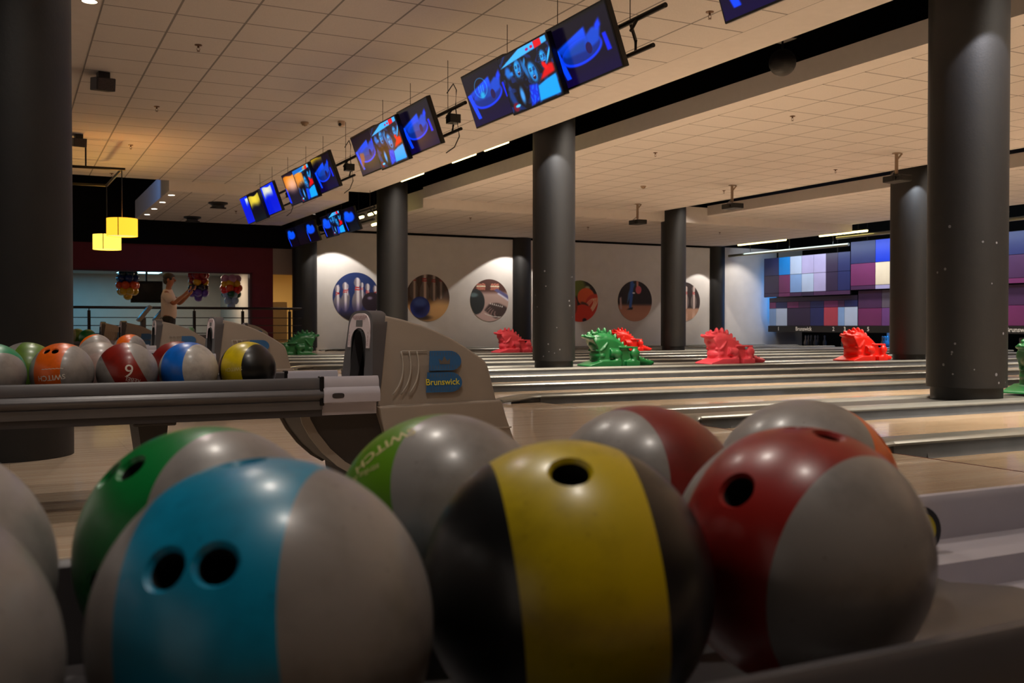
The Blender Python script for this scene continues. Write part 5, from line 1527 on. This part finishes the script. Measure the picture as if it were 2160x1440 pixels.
obj('print_lines', b, mat('notice_ink', (0.35, 0.30, 0.28), 0.7), t)
bm = B(); box(bm, 6.42, 7.25, 29.0, 29.2, 0, 1.35); struct('wall_corridor_low', bm, mat('corridor_low', (0.78, 0.70, 0.60), 0.8))

# ------------------------------------------------------------------ pendant lamps and their beams
M_shade1 = mat('shade_amber', (0.95, 0.66, 0.12), 0.8, emit=(1.0, 0.50, 0.03), estr=1.0)
M_shade2 = mat('shade_lemon', (0.95, 0.80, 0.30), 0.8, emit=(1.0, 0.72, 0.10), estr=1.0)
M_diff = mat('shade_bottom', (0.9, 0.8, 0.5), 0.8, emit=(1.0, 0.74, 0.25), estr=0.7)
def pendant(px, Y, zc, r, h, m_, label):
    x = on_strip(px, Y)
    t = thing('pendant_lamp', label, 'lamp', (x, Y, zc), 0, 'yellow drum pendant lamps')
    b = B(); lathe(b, [(r, -h / 2), (r, h / 2)], 48, close=False); lathe(b, [(r * 0.985, h / 2), (r * 0.985, -h / 2)], 48, close=False)
    s_ = obj('shade', b, m_, t, smooth=40, recalc=False)
    b = B(); tube(b, [(r * math.cos(R(250)), r * math.sin(R(250)), -h / 2), (r * math.cos(R(250)), r * math.sin(R(250)), h / 2)], 0.006, 6); obj('seam', b, M_pipe, s_)
    b = B(); lathe(b, [(0.005, -h / 2 + 0.012), (r * 0.98, -h / 2 + 0.012)], 48, close=False); obj('diffuser', b, M_diff, t, recalc=False)
    b = B(); tube(b, [(0, 0, h / 2 - 0.05), (0, 0, 3.0 - zc + 0.05)], 0.008, 8); obj('cord', b, M_cable, t)
    b = B()
    for k in range(3): tube(b, [(0, 0, h / 2 - 0.03), (r * 0.98 * math.cos(2.1 * k), r * 0.98 * math.sin(2.1 * k), h / 2 - 0.005)], 0.004, 6)
    obj('spider', b, M_pipe, t)
    lamp_point('pendant_bulb', (x, Y, zc + 0.03), 14, (1.0, 0.66, 0.22), 0.08)
    return x
xa = pendant(259, 16.2, 2.15, 0.222, 0.265, M_shade1, 'amber drum pendant lamp, the nearer and higher of the two')
xb = pendant(227, 18.2, 2.075, 0.225, 0.25, M_shade2, 'lemon yellow drum pendant lamp, lower and behind the amber one')
t = thing('lamp_beam', 'thin dark beam frame from which the yellow pendant lamps hang', 'beam', (xa, 16.2, 3.03))
b = B(); tube(b, [(0.05, 0.0, 0), (-3.2, 0.2, 0)], 0.022, 10); obj('beam', b, M_pipe, t)
b = B(); tube(b, [(0.0, 0.0, 0), (xb - xa, 2.0, 0)], 0.022, 10); obj('beam', b, M_pipe, t)
b = B(); tube(b, [(xb - xa, 2.0, 0), (-3.2, 2.2, 0)], 0.022, 10); obj('beam', b, M_pipe, t)
b = B(); tube(b, [(-0.5, 0.02, 0), (-0.5, 0.02, 1.72)], 0.012, 8); obj('hanger', b, M_pipe, t)
lamp_spot('blue_spot', (1.4, 20.6, 3.9), (2.7, 22.5, 3.3), 35, (0.08, 0.35, 1.0), 60, 0.6, 0.05)

# ------------------------------------------------------------------ things on the ceilings
M_spr = mat('sprinkler', (0.42, 0.30, 0.22), 0.35, 0.5)
def sprinkler(x, y, z, lab):
    t = thing('sprinkler', lab, 'sprinkler', (x, y, z), 0, 'ceiling sprinklers')
    b = B(); lathe(b, [(0.036, 0.0), (0.036, -0.006), (0.018, -0.012)], 20); obj('plate', b, M_spr, t)
    b = B(); tube(b, [(0, 0, -0.01), (0, 0, -0.03)], 0.010, 8); tube(b, [(-0.012, 0, -0.03), (-0.016, 0, -0.045), (0, 0, -0.062)], 0.003, 6); tube(b, [(0.012, 0, -0.03), (0.016, 0, -0.045), (0, 0, -0.062)], 0.003, 6)
    lathe(b, [(0.016, -0.062), (0.016, -0.065)], 14); obj('nozzle', b, M_spr, t)
zt = Z1 - 0.004
for x, y, lab in ((1.70, 10.30, 'ceiling sprinkler nearest to the top edge at left'), (1.70, 13.42, 'ceiling sprinkler below and left of the top left one'), (1.70, 16.45, 'third ceiling sprinkler down the left side'), (1.70, 19.65, 'ceiling sprinkler near the far edge of the left ceiling'), (5.574, 7.18, 'ceiling sprinkler left of the monitor cut off at the top'),
                  (9.32, 10.24, 'largest sprinkler on the right ceiling'), (9.31, 13.38, 'sprinkler on the right ceiling near the middle column'), (13.19, 13.39, 'sprinkler on the right ceiling left of a hanging projector'), (13.17, 16.48, 'sprinkler beside the middle hanging projector')):
    sprinkler(x, y, zt, lab)
for x, y, lab in ((9.9, 21.9, 'tiny sprinkler on the lower ceiling right of the far column'), (13.6, 22.6, 'tiny sprinkler on the lower ceiling left of the leg picture'), (17.6, 22.2, 'tiny sprinkler on the lower ceiling above the right pin picture'), (4.6, 23.0, 'tiny sprinkler on the lower left ceiling')):
    sprinkler(x, y, Z2 - 0.004, lab)
def detector(x, y, z, lab):
    t = thing('smoke_detector', lab, 'smoke detector', (x, y, z))
    b = B(); lathe(b, [(0.055, 0), (0.055, -0.018), (0.04, -0.03), (0.035, -0.045), (0.01, -0.05)], 24); obj('case', b, mat('detector_beige', (0.62, 0.52, 0.42), 0.5), t, smooth=40)
    b = B(); lathe(b, [(0.012, -0.049), (0.010, -0.053)], 12); obj('lens', b, M_spr, t)
detector(3.64, 13.55, zt, 'round smoke detector on the left ceiling')
detector(11.33, 16.7, zt, 'round smoke detector on the right ceiling')
t = thing('dome_camera', 'small security camera on the left ceiling above the second trio', 'camera', (4.07, 13.26, zt))
b = B(); lathe(b, [(0.05, 0), (0.05, -0.03), (0.045, -0.06), (0.02, -0.08), (0.004, -0.085)], 24); obj('case', b, mat('camera_white', (0.72, 0.62, 0.54), 0.4), t, smooth=40)
b = B(); ell(b, (-0.028, -0.025, -0.05), (0.024, 0.024, 0.024), None, 14); obj('lens', b, M_bezel, t, smooth=True)
def speaker(x, y, z, lab, s=1.0):
    t = thing('ceiling_speaker', lab, 'speaker', (x, y, z), R(8)); t.scale = (s, s, s)
    b = B(); box(b, -0.10, 0.10, -0.16, 0.16, -0.20, -0.06, 0.01); obj('cabinet', b, mat('speaker_grey', (0.16, 0.14, 0.15), 0.6), t, rot=(R(10), 0, 0))
    b = B(); box(b, -0.085, 0.085, -0.163, -0.158, -0.19, -0.07); obj('grille', b, mat('speaker_mesh', (0.24, 0.20, 0.20), 0.7, noise=0.5, nscale=150), t, rot=(R(10), 0, 0))
    b = B(); box(b, -0.06, 0.06, -0.06, 0.06, -0.07, 0.0, 0.005); obj('bracket', b, M_bezel, t)
speaker(0.95, 11.9, Z1, 'dark box loudspeaker on the left ceiling beside the black column')
speaker(0.93, 15.9, Z1, 'dark box loudspeaker half hidden by the black column edge', 0.9)
def vent(x, y, lab):
    t = thing('ceiling_speaker', lab, 'speaker', (x, y, Z2 - 0.004), 0, 'dark fittings on the lower left ceiling')
    b = B(); lathe(b, [(0.20, 0.0), (0.20, -0.03), (0.13, -0.06), (0.13, -0.10), (0.05, -0.11)], 28); obj('case', b, M_bezel, t, smooth=30)
    b = B(); box(b, -0.16, 0.16, -0.05, 0.05, -0.125, -0.10, 0.005); obj('bracket', b, M_metal_dark, t)
vent(3.95, 21.6, 'dark ceiling fitting right of the row of downlights'); vent(3.92, 24.7, 'dark ceiling fitting near the far edge of the lower left ceiling')
M_down = mat('downlight_glow', (1, 1, 1), 0.5, emit=(1.0, 0.86, 0.70), estr=9.0)
def downlight(x, y, z, lab, grp):
    t = thing('downlight', lab, 'downlight', (x, y, z), 0, grp)
    b = B(); lathe(b, [(0.062, -0.001), (0.078, -0.001), (0.078, -0.007), (0.062, -0.007), (0.062, -0.001)], 28, close=False); obj('ring', b, mat('ring_white', (0.8, 0.76, 0.7), 0.4), t)
    b = B(); lathe(b, [(0.002, -0.003), (0.061, -0.003)], 24, close=False); obj('bulb', b, M_down, t, recalc=False)
for k, y in enumerate((20.79, 22.07, 23.40, 24.67)):
    downlight(2.90, y, Z2, ['nearest of four downlights on the lower left ceiling edge', 'second of four downlights on the lower left ceiling edge', 'third of four downlights on the lower left ceiling edge', 'farthest of four downlights on the lower left ceiling edge'][k], 'downlights on the lower left ceiling')
    lamp_spot('downlight_lamp', (2.90, y, Z2 - 0.02), (2.90, y, 0), 14, NEUT, 130, 0.7, 0.04)
downlight(0.64, 9.34, Z1, 'downlight at the top edge beside the black column', 'downlights along the left ceiling edge')
# projectors hanging on poles
M_proj = mat('projector_black', (0.07, 0.065, 0.065), 0.5)
M_pole = mat('pole_tan', (0.55, 0.46, 0.38), 0.5)
def projector(x, y, lab):
    t = thing('hanging_projector', lab, 'projector', (x, y, zt), 0, 'projectors hanging on poles')
    b = B(); tube(b, [(0, 0, 0), (0, 0, -0.34)], 0.028, 12); lathe(b, [(0.07, 0), (0.07, -0.012)], 16); tube(b, [(0, 0, -0.12), (0.07, -0.05, -0.01)], 0.014, 8); obj('pole', b, M_pole, t, smooth=40)
    b = B(); box(b, -0.13, 0.13, -0.20, 0.17, -0.47, -0.37, 0.012); obj('case', b, M_proj, t)
    b = B(); tube(b, [(-0.12, -0.08, -0.42), (-0.15, -0.08, -0.42)], 0.035, 14); obj('lens', b, M_metal_dark, t)
    b = B(); tube(b, [(-0.12, 0.0, -0.37), (0.0, 0.05, -0.30), (0.0, 0.0, -0.34)], 0.012, 8); obj('clamp', b, M_metal_grey, t)
projector(12.81, 11.67, 'hanging projector in front of the half hidden right column')
projector(12.83, 15.8, 'hanging projector between the middle column and the half hidden right column')
projector(12.87, 19.2, 'hanging projector near the far ceiling corner, smallest of three')
# mirror ball in the slot
t = thing('mirror_ball', 'dark mirror ball hanging in the black slot at upper right', 'mirror ball', (7.5, 8.4, 3.51))
b = B(); bmesh.ops.create_uvsphere(b, u_segments=30, v_segments=18, radius=0.145); obj('sphere', b, mat('mirror_facets', (0.05, 0.047, 0.045), 0.5, 0.0, noise=0.8, nscale=70), t)
b = B(); tube(b, [(0, 0, 0.14), (0, 0, 0.30)], 0.012, 8); box(b, -0.1, 0.1, -0.12, 0.12, 0.24, 0.32, 0.01); obj('motor', b, M_bezel, t)
b = B(); tube(b, [(0.0, 0.11, 0.28), (0.0, 0.11, 1.24)], 0.01, 8); tube(b, [(0.0, -0.11, 0.28), (0.0, -0.11, 1.24)], 0.01, 8); obj('hanger', b, M_pipe, t)
# bare tube lamps at the far slot and along the first slot
M_tube = mat('tube_glow', (1, 1, 0.8), 0.5, emit=(1.0, 0.80, 0.28), estr=5.0)
def tube_lamp(x, y0, y1, z, lab, n=2, r=0.019, grp='bare tube lamps in the slots'):
    t = thing('tube_lamp', lab, 'lamp', (x, (y0 + y1) / 2, z), 0, grp)
    h = (y1 - y0) / 2
    b = B(); box(b, -0.03, 0.03, -h, h, 0.026, 0.07); obj('batten', b, M_metal_dark, t)
    if z < 3.2:
        b = B(); tube(b, [(0, 0, 0.07), (0, 0, 4.75 - z)], 0.008, 6); obj('hanger', b, M_pipe, t)
    s = 2 * h / n
    for k in range(n):
        b = B(); tube(b, [(0, -h + k * s + 0.03, 0), (0, -h + (k + 1) * s - 0.03, 0)], r, 12); obj('tube', b, M_tube, t, smooth=40)
tube_lamp(20.90, 23.20, 25.45, Z2 - 0.005, 'lit yellowish tube lamp pair above the pale wall at right, the farther one', r=0.028)
tube_lamp(20.90, 20.0, 21.85, Z2 - 0.005, 'lit yellowish tube lamp pair above the coloured boards, the nearer one', r=0.028)
for y0, y1, lab in ((17.2, 18.4, 'tube lamp glowing at the slot edge just right of the far column'), (14.9, 15.9, 'tube lamp glowing at the slot edge above the ceiling step'), (13.7, 14.6, 'tube lamp glowing at the slot edge left of the middle column')):
    tube_lamp(6.84, y0, y1, 3.47, lab, 1, 0.016)
for y0, y1, x, z, lab in ((20.55, 21.3, 7.15, 3.12, 'upper short tube lamp left of the far column'), (21.5, 22.2, 7.1, 3.10, 'short tube lamp above the small far row of monitors'), (20.6, 21.5, 7.3, 2.92, 'lower short tube lamp left of the far column'), (23.3, 23.8, 6.95, 3.14, 'short tube lamp behind the switched off far monitor')):
    tube_lamp(x, y0, y1, z, lab, 1, 0.03)
    b = None
# long rails in front of the boards
M_lrail = mat('rail_metal', (0.55, 0.55, 0.48), 0.3, 0.7)
t = thing('curtain_rail', 'long metal rail in front of the far upper board', 'rail', (21.2, 23.6, 2.955), 0, 'rails before the coloured boards')
b = B(); tube(b, [(0, 2.65, 0), (0, -2.6, 0)], 0.045, 12); obj('rail', b, M_lrail, t, smooth=40)
for y in (1.6, -0.2, -2.0):
    b = B(); tube(b, [(0, y, 0.0), (0, y, 1.8)], 0.012, 8); obj('hanger', b, M_pipe, t)
t = thing('curtain_rail', 'long metal rail near the tube lamps left of the half hidden column', 'rail', (21.05, 16.5, 3.16), 0, 'rails before the coloured boards')
b = B(); tube(b, [(0, 4.8, 0), (0, -9.5, 0)], 0.045, 12); obj('rail', b, M_lrail, t, smooth=40)
for y in (4.0, 0, -4.0, -8.0):
    b = B(); tube(b, [(0, y, 0.0), (0, y, 1.6)], 0.012, 8); obj('hanger', b, M_pipe, t)
# hazard sticker on the end of the foreground rack
t = thing('hazard_sticker', 'yellow and black sticker peeking out right of the large red ball', 'sticker', (1.140, 0.995, 0.378))
b = B(); lathe(b, [(0.002, 0), (0.034, 0.0)], 28, close=False); obj('disc', b, M_yellow, t, rot=(R(90), 0, R(-12)), recalc=False)
b = B(); lathe(b, [(0.028, 0.0006), (0.036, 0.0006)], 28, close=False); obj('ring', b, M_bezel, t, rot=(R(90), 0, R(-12)), recalc=False)
